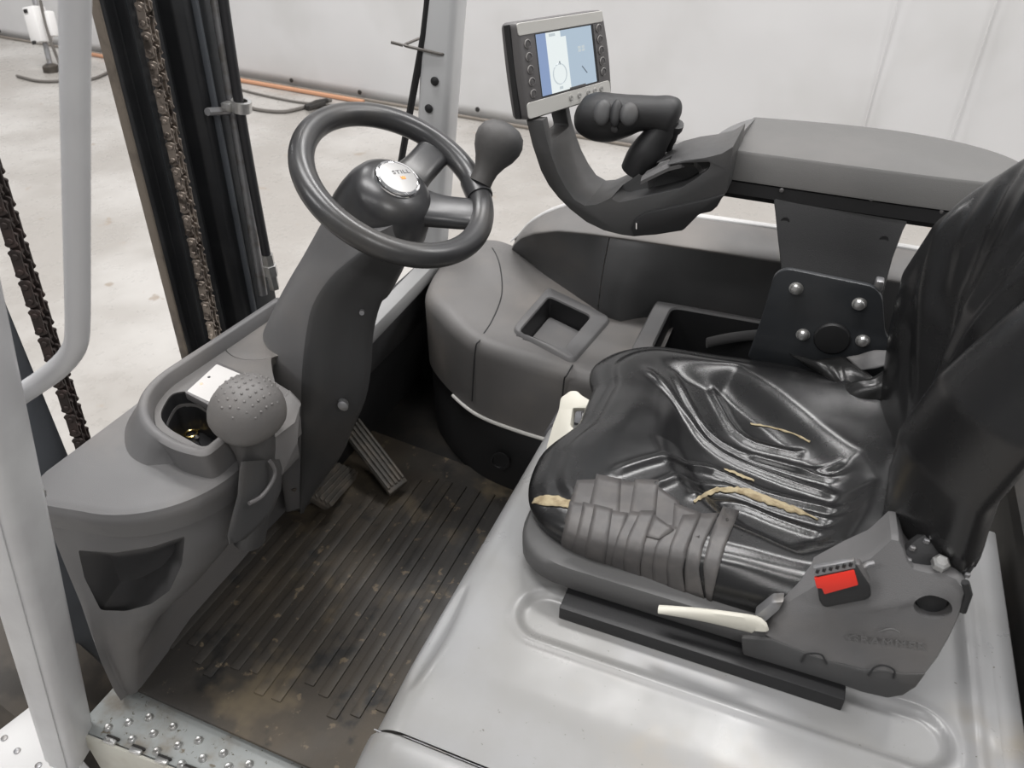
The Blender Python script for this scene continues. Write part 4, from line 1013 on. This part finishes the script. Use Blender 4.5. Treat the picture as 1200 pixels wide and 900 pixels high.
srect(.19, .15, .295, .79, .0014, .0004, M['screenblue'], 'screen_band', sf, label='blue band on the lit screen')
srect(.295, .15, .52, .79, .0015, .0004, M['screenwhite'], 'screen_band', sf, label='white band on the lit screen')
srect(.46, .15, .54, .215, .0016, .0004, M['screenlight'], 'screen_tab', sf)
srect(.33, .165, .40, .195, .0017, .0004, M['screengrey'], 'screen_label', sf)
for (a, b) in ((.645, .35), (.645, .385), (.69, .35), (.69, .385)): srect(a, b, a + .035, b + .028, .0014, .0004, M['screengrey'], 'screen_symbol', sf)
bm = new(); p0, p1 = scr(.67, .575, .0016), scr(.72, .66, .0016); add_tube(bm, [p0, p1], .0010, 5); obj('screen_needle', bm, M['screendark'], sf)
dc = scr(.405, .60, .0017)
bm = new(); add_tube(bm, [dc + (scr(1, 0) - scr(0, 0)).normalized() * (.0155 * math.cos(a)) + (scr(0, 0) - scr(0, 1)).normalized() * (.0155 * math.sin(a)) for a in [2 * PI * k / 32 for k in range(32)]], .0011, 5, closed=True); obj('screen_dial', bm, M['screengrey'], sf)
bm = new(); p0, p1 = scr(.415, .465, .0018), scr(.415, .50, .0018); add_tube(bm, [p0, p1], .0010, 5); obj('screen_pointer', bm, M['screendark'], sf)
srect(.385, .735, .425, .765, .0018, .0003, M['screengrey'], 'screen_label', sf)
srect(.50, .775, .69, .80, .0018, .0006, M['bezel_dark'], 'screen_flap', sf)
for s_, vs in ((.095, (.225, .355, .485, .61, .735)), (.925, (.20, .325, .45, .575, .70))):
    for v in vs:
        p = scr(s_, v, .0003)
        bm = new(); add_lathe(bm, [(.0062, 0), (.0062, .0018), (.0050, .0022), (.0046, .0012), (.001, .0016)], p, nrm, 20); bt = obj('button', bm, M['bezel_dark'], t)
        bm = new(); add_lathe(bm, [(.0064, .0002), (.0066, .0014), (.0058, .0019), (.0056, .0008)], p, nrm, 20, caps=(False, False)); obj('button_ring', bm, M['ring'], bt)
for s_ in (.50, .60, .71, .79, .87):
    bm = new(); add_lathe(bm, [(.0045, 0), (.0045, .0016), (.0025, .002), (.0018, .0012)], scr(s_, .89, .001), nrm, 16); obj('key_button', bm, mat('bezel_button', (.36, .355, .34), .4) if s_ == .5 else bpy.data.materials['bezel_button'], t)
# ---------------- joystick grip
t = thing('joystick', 'black joystick grip with a rocker switch at the front of the armrest', 'joystick', P(760, 205, y=1.26))
YJ = 1.235
gp = [(676, 131, 8, 7), (682, 133, 19, 17), (695, 136, 25, 21), (712, 138, 26, 22), (730, 136, 23, 20), (748, 133, 19, 17), (765, 133, 18, 16), (780, 135, 20, 17), (790, 138, 18, 16), (795, 140, 8, 8)]
cen = [P(a, b, y=YJ + .02) for a, b, c, d in gp]; sc_ = [(c * (p.y * 1.07) / 900) for p, (a, b, c, d) in zip(cen, gp)]
mid = catmull(cen, 5); rr = catmull([Vector((c * 1.36 / 900, d * 1.5 / 900, 0)) for a, b, c, d in gp], 5)
bm = new(); add_tube(bm, mid, [max(.003, v.x) for v in rr], 24, ry=[max(.003, v.y) for v in rr]); grip = obj('grip', bm, M['black'], t, ang=60)
st_ = [(783, 138, 15), (778, 150, 16), (769, 162, 19), (761, 174, 22), (752, 186, 22), (744, 200, 20)]
mid = catmull([P(a, b, y=YJ + .02) for a, b, c in st_], 5); rr = catmull([Vector((c * 1.36 / 900, 0, 0)) for a, b, c in st_], 5)
bm = new(); add_tube(bm, mid, [v.x * .82 for v in rr], 20, ry=[v.x for v in rr]); obj('stem', bm, M['black'], t, ang=60)
bm = new(); add_tube(bm, catmull([P(793, 145, y=YJ + .02), P(788, 160, y=YJ + .03), P(783, 176, y=YJ + .04)], 4), [.012] * 3 + [.008] * 3 + [.006] * 3, 12); obj('palm_rest', bm, M['black'], t)
vw = (Vector((0, 0, CAM_H)) - P(720, 134, y=YJ)).normalized()
dm = basis(vw + Vector((0, 0, .35)), P(744, 134, y=YJ) - P(700, 134, y=YJ))
for px, py, rx, ry, m_, nm in ((706, 132, .0150, .0215, 'plastic_dark', 'rocker_pad'), (722, 133, .0100, .0225, 'black', 'rocker_wheel'), (737, 134, .0150, .0190, 'plastic_dark', 'rocker_pad')):
    c = P(px, py, y=YJ - .013); bm = new()
    bmesh.ops.create_uvsphere(bm, u_segments=20, v_segments=12, radius=1)
    for v in bm.verts: v.co = c + dm @ Vector((v.co.x * rx, v.co.y * ry, v.co.z * .0085))
    obj(nm, bm, M[m_], t)
bm = new(); add_lathe(bm, [(.006, 0), (.006, .01), (.003, .012)], P(722, 148, y=YJ - .006), (0, -1, -.3), 12); obj('trigger', bm, M['chrome'] if False else M['plastic_dark'], t)

# ================================================================ the seat
XC0, XC1, YC0, YC1 = -.285, .225, .655, 1.145
ZB, ZTOP = .392, .454
def plan_warp(x, y):
    """front corners drawn in, near rear corner tucked towards the backrest"""
    fy = (y - YC0) / (YC1 - YC0); fx = (x - XC0) / (XC1 - XC0)
    x2 = x + .020 * sst(.15, 1, fy) * (1 - fx) * -.2 + .016 * (1 - math.sin(PI * min(1, max(0, fy)))) * (1 - sst(0, .4, fx))
    x2 += .032 * sst(.30, .50, fy) * (1 - sst(.66, .82, fy)) * (1 - sst(0, .30, fx))
    y2 = y + .05 * sst(.72, 1.05, fx) * (1 - fy) * 1.0
    return x2, y2
rid = []
def ridge(px, w, h, z=.445): rid.append((catmull([P(a, b, z=z) for a, b in px], 2), w * 1.2, h * .85))
ridge([(752, 432), (772, 450), (793, 467), (812, 486), (830, 503), (870, 524), (930, 546), (995, 566)], .0060, .0065)
ridge([(787, 433), (800, 452), (813, 470), (832, 492), (870, 512), (930, 531), (996, 548)], .0055, .0060)
ridge([(832, 440), (849, 465), (867, 490), (890, 503), (920, 510), (950, 518)], .0065, .0070)
ridge([(713, 560), (735, 552), (760, 545), (790, 538), (815, 533), (840, 534), (868, 546), (900, 560), (950, 572), (998, 582)], .0058, .0070)
ridge([(760, 575), (780, 568), (800, 560), (822, 553), (853, 552), (880, 562), (905, 572), (950, 585), (1000, 597)], .0055, .0066)
ridge([(806, 588), (820, 579), (835, 572), (855, 571), (878, 575), (910, 588), (950, 602), (985, 610)], .0055, .0055)
ridge([(880, 516), (935, 531), (997, 535)], .0048, .0040)
def ridge_h(x, y):
    h = 0.
    for pts, w, a in rid:
        best = 9.; n = len(pts) - 1; bt = 0
        for i in range(n):
            p, q = pts[i], pts[i + 1]; dx, dy = q.x - p.x, q.y - p.y; l2 = dx * dx + dy * dy
            t_ = max(0., min(1., ((x - p.x) * dx + (y - p.y) * dy) / l2)); d = math.hypot(x - p.x - dx * t_, y - p.y - dy * t_)
            if d < best: best = d; bt = (i + t_) / n
        if best < w * 3.2: h += a * math.exp(-(best / w) ** 2) * min(1, bt / .10 + .1) * min(1, (1 - bt) / .08 + .15)
    return h
HOL = [(-.18, 1.075), (-.05, 1.085), (.007, 1.043), (.088, .974), (.137, .933), (.157, .875), (.148, .812), (.129, .758), (.08, .722), (.0, .742), (-.08, .80), (-.13, .87), (-.15, .98)]
def hollow(x, y):
    ins_ = False; d = 9.
    for k in range(len(HOL)):
        (ax_, ay_), (bx_, by_) = HOL[k - 1], HOL[k]
        if (ay_ > y) != (by_ > y) and x < (bx_ - ax_) * (y - ay_) / (by_ - ay_) + ax_: ins_ = not ins_
        dx, dy = bx_ - ax_, by_ - ay_; t_ = max(0, min(1, ((x - ax_) * dx + (y - ay_) * dy) / (dx * dx + dy * dy)))
        d = min(d, math.hypot(x - ax_ - dx * t_, y - ay_ - dy * t_))
    d = d if ins_ else -d
    return sst(-.014, .040, d) * sst(-.20, -.03, x)
def top_h(x, y):
    fx = (x - XC0) / (XC1 - XC0); fy = (y - YC0) / (YC1 - YC0)
    z = ZTOP - .004
    z -= .036 * hollow(x, y)
    z += .014 * sst(.62, .90, fy) * sst(.25, .8, fx)                                                 # far bolster
    z += .010 * (1 - sst(.02, .22, fy)) * sst(.3, .9, fx)                                            # near bolster
    z += .012 * sst(.80, 1.0, fx)
    z -= .012 * (1 - sst(0, .22, fx))
    z += .006 * math.exp(-((fx - .30) / .16) ** 2 - ((fy - .52) / .20) ** 2)
    return z + .0012 * noise.noise(Vector((x * 18, y * 18, 0)))
def cush_pt(u, v, w):
    """rounded box: u, v, w in -1..1 on the surface of a cube"""
    hx, hy, hz = (XC1 - XC0) / 2, (YC1 - YC0) / 2, .055
    r = .050; rxy = .085
    p = Vector((u * hx, v * hy, w * hz))
    # vertical-edge rounding in plan
    qx, qy = max(abs(p.x) - (hx - rxy), 0), max(abs(p.y) - (hy - rxy), 0); l = math.hypot(qx, qy)
    if qx > 0 and qy > 0:
        m_ = max(qx, qy); k = m_ / l if l > 0 else 1
        p.x = math.copysign(hx - rxy + qx * k, p.x); p.y = math.copysign(hy - rxy + qy * k, p.y)
    return p
N1, N2, N3 = 120, 130, 12
def side_profile(f):
    """f 0 at the top rim .. 1 at the bottom: outward bulge and drop of the cushion side"""
    a = f * PI * .62
    return .030 * math.sin(a) ** .9 if f < .8 else .030 * math.sin(.8 * PI * .62) * (1 - (f - .8) * .6), 1 - math.cos(min(a, PI / 2))
bm = new(); rows = []
cxm, cym = (XC0 + XC1) / 2, (YC0 + YC1) / 2; ins = .030
hx, hy = (XC1 - XC0) / 2 - ins, (YC1 - YC0) / 2 - ins
def squircle(a, k=5.):
    c, s = math.cos(a), math.sin(a); r = (abs(c) ** k + abs(s) ** k) ** (-1 / k); return c * r, s * r
NA = 260
top_rings = []
NR = 62
for i in range(NR + 1):
    f = 1 - i / NR; ring = []
    if f == 0: f = .002
    for j in range(NA):
        a = 2 * PI * j / NA; c, s = squircle(a, 5.5); 
        x, y = cxm + c * hx * f, cym + s * hy * f
        x2, y2 = plan_warp(x, y)
        z = top_h(x, y) + ridge_h(x2, y2) * (1 - sst(.93, 1, f)) - .006 * sst(.90, 1., f) ** 2
        ring.append(Vector((x2, y2, z)))
    top_rings.append(ring)
side = []
for k in range(1, 15):
    f = k / 14; ring = []
    for j in range(NA):
        base = top_rings[0][j]; nxt = top_rings[0][(j + 1) % NA]; prv = top_rings[0][j - 1]
        tg = (nxt - prv); tg.z = 0; tg.normalize(); n_ = Vector((tg.y, -tg.x, 0))
        a = f * PI
        o = ins * (math.sin(min(a, PI / 2)) if a < PI / 2 else 1 - .35 * (1 - math.sin(a)) * sst(.5, 1, f))
        o += .004 * math.sin(a * 2 + j * .11) * sst(0, .3, f)
        H_ = base.z - ZB + .008; zz = base.z - H_ * (.5 - .5 * math.cos(a)) 
        ring.append(Vector((base.x + n_.x * o, base.y + n_.y * o, zz)))
    side.append(ring)
rings = list(reversed(side)) + top_rings
add_loft(bm, rings)
bmesh.ops.recalc_face_normals(bm, faces=bm.faces)
bm.normal_update()
bvh = BVHTree.FromBMesh(bm)
seat = thing('driver_seat', 'black vinyl driver seat patched with grey tape, worn and torn', 'seat', (0, .9, .36))
cush = obj('cushion', bm, M['vinyl'], seat, ang=180)
EYE = Vector((0, 0, CAM_H))
def hit(px, py, lift=0.):
    r = ray(px, py).normalized(); h = bvh.ray_cast(EYE, r)
    if h[0] is None: return None
    return h[0] + h[1] * lift
def patch(name, quad, nu, nv, m, lift, par, jag=0., th=.0005, label=None, seed=0):
    """thin piece laid on the cushion; quad = photo corners, two long sides as polylines"""
    A, B = quad; rnd = random.Random(seed)
    def along(L, f):
        f *= len(L) - 1; i = min(int(f), len(L) - 2); f -= i
        return (lerp(L[i][0], L[i + 1][0], f), lerp(L[i][1], L[i + 1][1], f))
    rows = []; last = None
    for i in range(nu + 1):
        a, b = along(A, i / nu), along(B, i / nu); r = []
        ja, jb = (rnd.uniform(-jag, jag), rnd.uniform(-jag, jag)) if jag else (0, 0)
        for j in range(nv + 1):
            f = j / nv; q = (lerp(a[0], b[0], f), lerp(a[1], b[1], f) + lerp(ja, jb, f))
            h = hit(q[0], q[1], lift)
            if h is None: h = (r[-1] + Vector((0, 0, -.003))) if r else (rows[-1][0].copy() if rows else None)
            if h is None: continue
            r.append(h)
        if len(r) == nv + 1: rows.append(r)
    bm = new(); add_grid(bm, rows); o = obj(name, bm, m, par, ang=180, label=label)
    md = o.modifiers.new('th', 'SOLIDIFY'); md.thickness = th; md.offset = 1; return o
# upper layer of tape, then the row of overlapping strips wrapped over the front edge
S = [([(676, 563), (661, 612)], [(702, 562), (690, 630)]), ([(699, 556), (684, 622)], [(728, 562), (724, 640)]), ([(722, 562), (715, 624)], [(748, 566), (742, 632)]), ([(744, 562), (734, 622)], [(772, 563), (766, 634)]), ([(765, 566), (757, 624)], [(796, 588), (800, 634)]), ([(790, 590), (786, 640)], [(822, 602), (818, 650)])]
for k, (a, b) in enumerate(S): patch('tape_strip', (a, b), 10, 5, M['tape'], .0006 + .0004 * (k % 2), cush, seed=k)
S = [([(668, 588), (663, 612), (658, 636), (664, 652)], [(690, 592), (684, 622), (678, 648), (682, 668)]),
     ([(684, 589), (677, 622), (671, 645), (676, 664)], [(702, 594), (696, 628), (692, 652), (697, 674)]),
     ([(697, 592), (690, 624), (686, 648), (690, 670)], [(718, 598), (713, 632), (709, 658), (716, 678)]),
     ([(712, 598), (704, 630), (702, 655), (708, 676)], [(736, 602), (728, 636), (719, 664), (716, 682)]),
     ([(738, 600), (724, 628), (717, 655), (716, 680)], [(752, 602), (739, 630), (733, 660), (737, 684)]),
     ([(750, 600), (735, 630), (731, 655), (734, 682)], [(768, 600), (757, 632), (750, 662), (752, 686)]),
     ([(768, 612), (752, 636), (749, 658), (750, 684)], [(786, 620), (772, 642), (766, 664), (768, 690)]),
     ([(784, 616), (768, 640), (765, 662), (766, 688)], [(803, 622), (788, 644), (783, 666), (785, 694)]),
     ([(800, 605), (785, 640), (782, 666), (784, 692)], [(821, 604), (805, 644), (800, 668), (804, 696)]),
     ([(819, 603), (806, 636), (803, 664), (803, 696)], [(842, 602), (824, 640), (819, 668), (826, 702)]),
     ([(846, 595), (832, 630), (824, 660), (828, 700)], [(866, 600), (850, 640), (842, 668), (834, 704)])]
for k, (a, b) in enumerate(S): patch('tape_strip', (a, b), 14, 4, M['tape'], .0014 + .0005 * (k % 3), cush, seed=40 + k, jag=0)
patch('tape_scrap', ([(766, 605), (757, 630)], [(790, 622), (772, 634)]), 5, 4, M['tape'], .0028, cush)
# torn vinyl with foam showing
patch('foam_tear', ([(812, 588), (822, 579), (838, 571), (857, 571), (878, 573), (905, 583), (930, 594), (959, 608)], [(814, 590), (826, 583), (842, 577), (858, 577), (876, 582), (902, 592), (928, 601), (958, 609)]), 40, 4, M['foam'], .0012, cush, jag=1.2, seed=3, label='yellowed foam showing through the long tear')
patch('foam_tear', ([(848, 550), (858, 552), (870, 557), (884, 563)], [(849, 552), (860, 556), (870, 561), (883, 565)]), 16, 3, M['foam'], .0012, cush, jag=.6, seed=4, label='small split with foam showing')
patch('foam_tear', ([(879, 496), (900, 499), (930, 507), (950, 517)], [(880, 498), (900, 501), (929, 509), (949, 519)]), 16, 3, M['foam'], .0008, cush, jag=.5, seed=5, label='thin worn line on the ridge')
patch('foam_tear', ([(627, 584), (640, 581), (655, 582), (669, 587)], [(624, 590), (640, 593), (655, 594), (666, 596)]), 12, 4, M['foam'], .0012, cush, jag=.8, seed=6, label='yellow foam showing at the torn front corner')
# ---------------- backrest
fx_v = [(.40, .188), (.50, .196), (.60, .198), (.70, .210), (.80, .240), (.90, .285), (1.00, .330)]     # hollow
fx_n = [(.40, .180), (.50, .166), (.56, .156), (.62, .150), (.70, .166), (.78, .203), (.90, .262), (1.0, .31)]   # near bolster
fx_f = [(.40, .172), (.50, .158), (.58, .146), (.66, .141), (.74, .158), (.82, .198), (.92, .258), (1.0, .30)]   # far bolster
y_n = [(.40, .715), (.48, .690), (.55, .668), (.70, .660), (.85, .672), (1.0, .70)]
y_f = [(.40, 1.105), (.55, 1.120), (.66, 1.122), (.74, 1.112), (.80, 1.085), (.86, 1.045), (.93, .99), (1.0, .93)]
def crease(z, y):
    h = 0.
    for (z0, y0), (z1, y1), w, a in (((.46, .86), (.88, .97), .013, .009), ((.48, .89), (.86, 1.02), .012, -.008), ((.47, .835), (.84, .905), .012, .008), ((.50, .92), (.80, 1.06), .014, .008), ((.44, .93), (.62, 1.02), .012, -.005), ((.62, .90), (.92, .93), .016, .008), ((.66, .98), (.86, 1.05), .013, -.005)):
        t_ = (z - z0) / (z1 - z0)
        if -.1 < t_ < 1.1:
            yc = lerp(y0, y1, t_) + .012 * math.sin(t_ * 3); e = max(0, min(1, 8 * min(t_ + .05, 1.05 - t_)))
            h += a * e * math.exp(-((y - yc) / w) ** 2)
    return h
bm = new(); rings = []
NZb = 90
for i in range(NZb + 1):
    zc = lerp(.40, 1.06, i / NZb)
    ring = []; NV = 90; th = .085
    for j in range(NV + 1):
        v = -1 + 2 * j / NV; zl = .40 + .125 * (1 - sst(-1, .1, v)); z = lerp(zl, 1.06, i / NZb); yn, yf = interp(y_n, z), interp(y_f, z); xv, xn, xf_ = interp(fx_v, z), interp(fx_n, z), interp(fx_f, z); y = lerp(yn, yf, (v + 1) / 2)
        pk = xn if v < 0 else xf_; b = abs(v)
        if v < 0:
            x = lerp(xv + .012, pk - .004, sst(.26, .55, b))
            if b > .56: q_ = (b - .56) / .44; x += .075 * (.55 * q_ ** 1.6 + .45 * (1 - math.sqrt(max(0, 1 - q_ ** 2))))
        else:
            x = lerp(xv, pk, sst(.10, .82, b))
            if b > .82: x += .055 * (1 - math.sqrt(max(0, 1 - ((b - .82) / .18) ** 2)))
        ring.append(Vector((x - crease(z, y) * (1 - sst(.7, .95, b)), y, z)))
    bp = [ring[-1].lerp(ring[0], k / 20) + Vector((.05 * math.sin(PI * k / 20) ** .6, 0, 0)) for k in range(1, 20)]
    rings.append(ring + bp)
add_loft(bm, rings); obj('backrest', bm, M['vinyl'], seat, ang=180)
# ---------------- seat pan, side cover, mechanism
bm = new()
def pan_loop(o, z, x1=.20):
    l = rounded([Vector((XC0 + .034 - o, YC0 - .010 - o, z)), Vector((x1, YC0 - .010 - o, z)), Vector((x1, 1.10, z)), Vector((XC0 + .10 - o, 1.08, z)), Vector((XC0 + .032 - o, .86, z))], [.085, .02, .04, .06, .05], 8); return l
add_loft(bm, [pan_loop(-.050, .350), pan_loop(-.012, .349), pan_loop(.006, .355), pan_loop(.014, .366), pan_loop(.014, .388), pan_loop(.009, .396), pan_loop(-.01, .399)])
obj('seat_pan', bm, M['pan'], seat, ang=45)
bm = new(); q = [P(664, 706, y=.622), P(985, 803, y=.622)]
add_box(bm, (-.010, .635, .343), (.343, .058, .022), .002); obj('seat_rail', bm, M['black'], seat, label='matt black rail block under the near side of the seat')
bm = new(); add_box(bm, (-.01, .96, .356), (.34, .05, .03), .002); obj('seat_rail', bm, M['black'], seat)
# side cover: big moulded plate, leaning in at its top
cov = [(690, 702), (880, 754), (893, 746), (903, 722), (925, 706), (957, 688), (990, 672), (1020, 660), (1036, 648), (1046, 640), (1055, 641), (1060, 650), (1064, 662), (1072, 670), (1090, 673), (1108, 672), (1124, 678), (1134, 690), (1132, 704), (1124, 726), (1115, 745), (1100, 772), (1086, 790), (1074, 806), (1058, 816), (1040, 819), (1015, 814), (998, 810)]
def lean(p, k): return Vector((p.x, p.y, p.z))
def cov_pt(px, py, o=0.):
    # lean plane: y = .622 at z = .36, .668 at z = .56
    r = ray(px, py); k = .046 / .20
    # solve y = .622 + k (z - .36)
    t_ = (.622 + k * (CAM_H - .36) + o) / (r.y - k * r.z); return EYE + r * t_
cv = [cov_pt(a, b) for a, b in cov]
cm_ = sum(cv, Vector()) / len(cv)
bm = new()
body_cov = [cov_pt(a, b) for a, b in cov[2:-1]]
c0 = sum(body_cov, Vector()) / len(body_cov); on = Vector((0, -1, .23)).normalized()
crl = [cov_pt(a, b) for a, b in ((880, 764), (925, 738), (960, 724), (1000, 716), (1040, 712), (1075, 705), (1140, 690))]
def above(p):
    for a, b in zip(crl, crl[1:]):
        if p.x <= b.x or b is crl[-1]:
            return p.z - lerp(a.z, b.z, max(0, min(1, (p.x - a.x) / (b.x - a.x))))
def shape(p, h):
    s = above(p); return p + on * (h - .30 * max(0, s) + .003 * sst(-.004, .004, s))
fs = [.985, .955, .90, .84, .77, .69, .60, .5, .4, .3, .2, .1]
add_loft(bm, [[shape(p, -.055) for p in body_cov], [shape(p, -.008) for p in body_cov]] + [[shape(c0 + (p - c0) * f, .001 if f < .98 else -.002) for p in body_cov] for f in fs])
hc = cov_pt(1093, 711); q = new(); add_lathe(q, [(.0165, -.05), (.0165, .05)], hc, on, 28, x=(1, 0, .2), sx=1.1, sy=.9)
bm = cut(bm, [q]); obj('side_cover', bm, M['plastic'], seat, ang=32, label='grey moulded side cover with a round hole')
bm = new(); add_lathe(bm, [(.015, -.02), (.015, -.012)], hc, on, 20); obj('hole_back', bm, M['black'], seat)
bm = new(); sk = [cov_pt(a, b, -.004) for a, b in ((868, 748), (905, 750), (960, 772), (1010, 785), (1060, 790), (1086, 790), (1074, 806), (1058, 816), (1040, 819), (1010, 812), (985, 803), (870, 768))]
add_prism(bm, sk, -on * .03, .003); obj('lower_skirt', bm, M['plastic_dark'], seat)
for pts in (((939, 776), (944, 768), (953, 766), (963, 768), (969, 778)), ((1018, 792), (1024, 783), (1036, 780), (1048, 786), (1047, 795))):
    bm = new(); add_tube(bm, catmull([cov_pt(a, b, -.0055) for a, b in pts], 5), .0011, 5); obj('clip_outline', bm, M['rubber'], seat)
a_, b_ = cov_pt(1011, 750, -.0058), cov_pt(1067, 757, -.0058)
text_mesh('GRAMMER', .0135, (a_ + b_) / 2, (b_ - a_).normalized(), on, mat('embossed_letters', (.118, .116, .115), .45), 'lettering', seat, .0005, 1.15)
bm = new(); add_tube(bm, catmull([cov_pt(a, b, -.0055) for a, b in ((1030, 741), (1038, 737.5), (1047, 737), (1054, 741))], 5), .0008, 5); obj('emblem', bm, bpy.data.materials['embossed_letters'], seat)
# recliner hardware
bm = new(); rc = P(1098, 655, y=.69); add_lathe(bm, [(.012, -.01), (.030, -.008), (.031, .006), (.020, .010), (.010, .011)], rc, (.1, -1, .5), 28, sx=1.25); obj('recliner', bm, M['rubber'], seat)
bm = new()
for k in range(7):
    a = -.3 + k * .62; p = rc + basis((.1, -1, .5), (1, 0, 0)) @ Vector((.030 * math.cos(a), .023 * math.sin(a), .009)); add_box(bm, p, (.006, .004, .006), .001, 1)
obj('recliner_teeth', bm, M['dullmetal'], seat, stuff=True)
bm = new(); add_tube(bm, [P(1102, 662, y=.672), P(1101, 676, y=.670)], .0052, 12); add_lathe(bm, [(.0088, -.004), (.0088, .004), (.006, .0065)], P(1102, 660, y=.671), (0, -.3, 1), 6); obj('bolt', bm, M['zinc'], seat)
bm = new(); add_lathe(bm, [(.0085, -.006), (.0095, 0), (.0085, .006)], P(1080, 640, y=.70), (0, -1, .3), 12); obj('pivot', bm, M['dullmetal'], seat)
bm = new(); add_tube(bm, [P(1131, 682, y=.655), P(1135, 696, y=.655), P(1128, 716, y=.655)], .004, 8); obj('cable_end', bm, M['rubber'], seat)
# pale adjusting lever under the seat edge
t = thing('seat_lever', 'pale plastic adjusting lever sticking out under the near seat edge', 'lever', cov_pt(850, 735, -.01))
bm = new(); L_ = [(772, 714, 3.5), (790, 716, 5.5), (820, 720, 8), (855, 726, 10.5), (884, 732, 12.5), (888, 736, 11)]
add_tube(bm, catmull([cov_pt(a, b, -.014) for a, b, c in L_], 5), [v.x for v in catmull([Vector((c * 1.02 / 900, 0, 0)) for a, b, c in L_], 5)], 12, ry=.006); obj('blade', bm, M['beige'], t)
bm = new(); q = [cov_pt(a, b, -.004) for a, b in ((886, 742), (884, 722), (904, 706), (919, 705), (913, 716), (897, 730))]; add_prism(bm, q, -on * .02, .003); obj('root', bm, M['dullmetal'], t)
# red belt buckle
t = thing('seat_belt_buckle', 'black seat belt buckle with a red push button', 'belt buckle', cov_pt(988, 700))
def bk(px, py, o): p = cov_pt(px, py, -o); return p
bm = new(); f0 = [(956, 672), (1003, 661), (1020, 686), (1021, 699), (1014, 703), (966, 712), (960, 704)]
add_loft(bm, [[bk(a, b, .0) for a, b in f0], [bk(a, b, .020) for a, b in f0]]); bev(bm, .003, 2); obj('housing', bm, M['black'], t)
bm = new(); q = [bk(a, b, .0215) for a, b in ((954, 678), (1001, 668), (1006, 686), (966, 697), (963, 690), (957, 690))]; add_prism(bm, q, -on * .006, .0012); obj('button', bm, M['red'], t, label='red push button')
bm = new(); q = [bk(a, b, .0205) for a, b in ((953, 666), (1001, 657), (1003, 666), (954, 676))]; add_prism(bm, q, -on * .008, .001); sl = obj('slot_plate', bm, M['dullmetal'], t)
for k in range(6):
    bm = new(); c = bk(958 + k * 7.8, 669.5 - k * 1.6, .0215); add_box(bm, c, (.0032, .002, .006), .0005, 1); obj('tooth', bm, M['black'], sl)
bm = new(); q = [bk(a, b, .018) for a, b in ((1003, 661), (1008, 662), (1020, 684), (1016, 690))]; add_prism(bm, q, -on * .012, .001); obj('side_wall', bm, M['bezel_dark'], t)
bm = new(); add_tube(bm, [bk(1008, 668, .006), bk(1018, 661, .004), bk(1024, 660, .002)], .003, 8); obj('lug', bm, M['dullmetal'], t)
# beige hinge bracket at the far front corner
t = thing('hinge_bracket', 'beige plastic bracket with an opening at the far front seat corner', 'bracket', P(650, 520, z=.345))
BP, BN = P(665, 500, z=.372), Vector((-.35, -.50, .80)).normalized()
def bkt(px, py, o=0.):
    r = ray(px, py); return EYE + r * ((BP - EYE).dot(BN) / r.dot(BN)) + BN * o
out = [(638, 541), (641, 522), (648, 498), (655, 480), (657, 466), (663, 462), (668, 458), (676, 458), (681, 463), (696, 472), (699, 490), (690, 505), (678, 520), (662, 536), (640, 544)]
bm = new(); q = rounded([bkt(a, b) for a, b in out], .004, 2); add_loft(bm, [q, [p - BN * .012 for p in q]])
w_ = rounded([bkt(a, b) for a, b in ((668, 499), (671, 478), (690, 478), (694, 486), (679, 508))], .004, 3); c1 = new(); add_loft(c1, [[p + BN * .02 for p in w_], [p - BN * .03 for p in w_]])
bm = cut(bm, [c1]); bev(bm, .0015, 2, 50); obj('frame', bm, M['beige'], t)
bm = new(); add_lathe(bm, [(.005, 0), (.005, .003), (.003, .005)], bkt(652, 523), BN, 12); obj('screw', bm, M['zinc'], t)
for (a, b), (c, d) in (((671, 500), (690, 477)), ((682, 506), (679, 479))):
    bm = new(); add_tube(bm, [bkt(a, b, -.014), bkt(c, d, -.014)], .0035, 8); obj('spring', bm, M['dullmetal'], t)
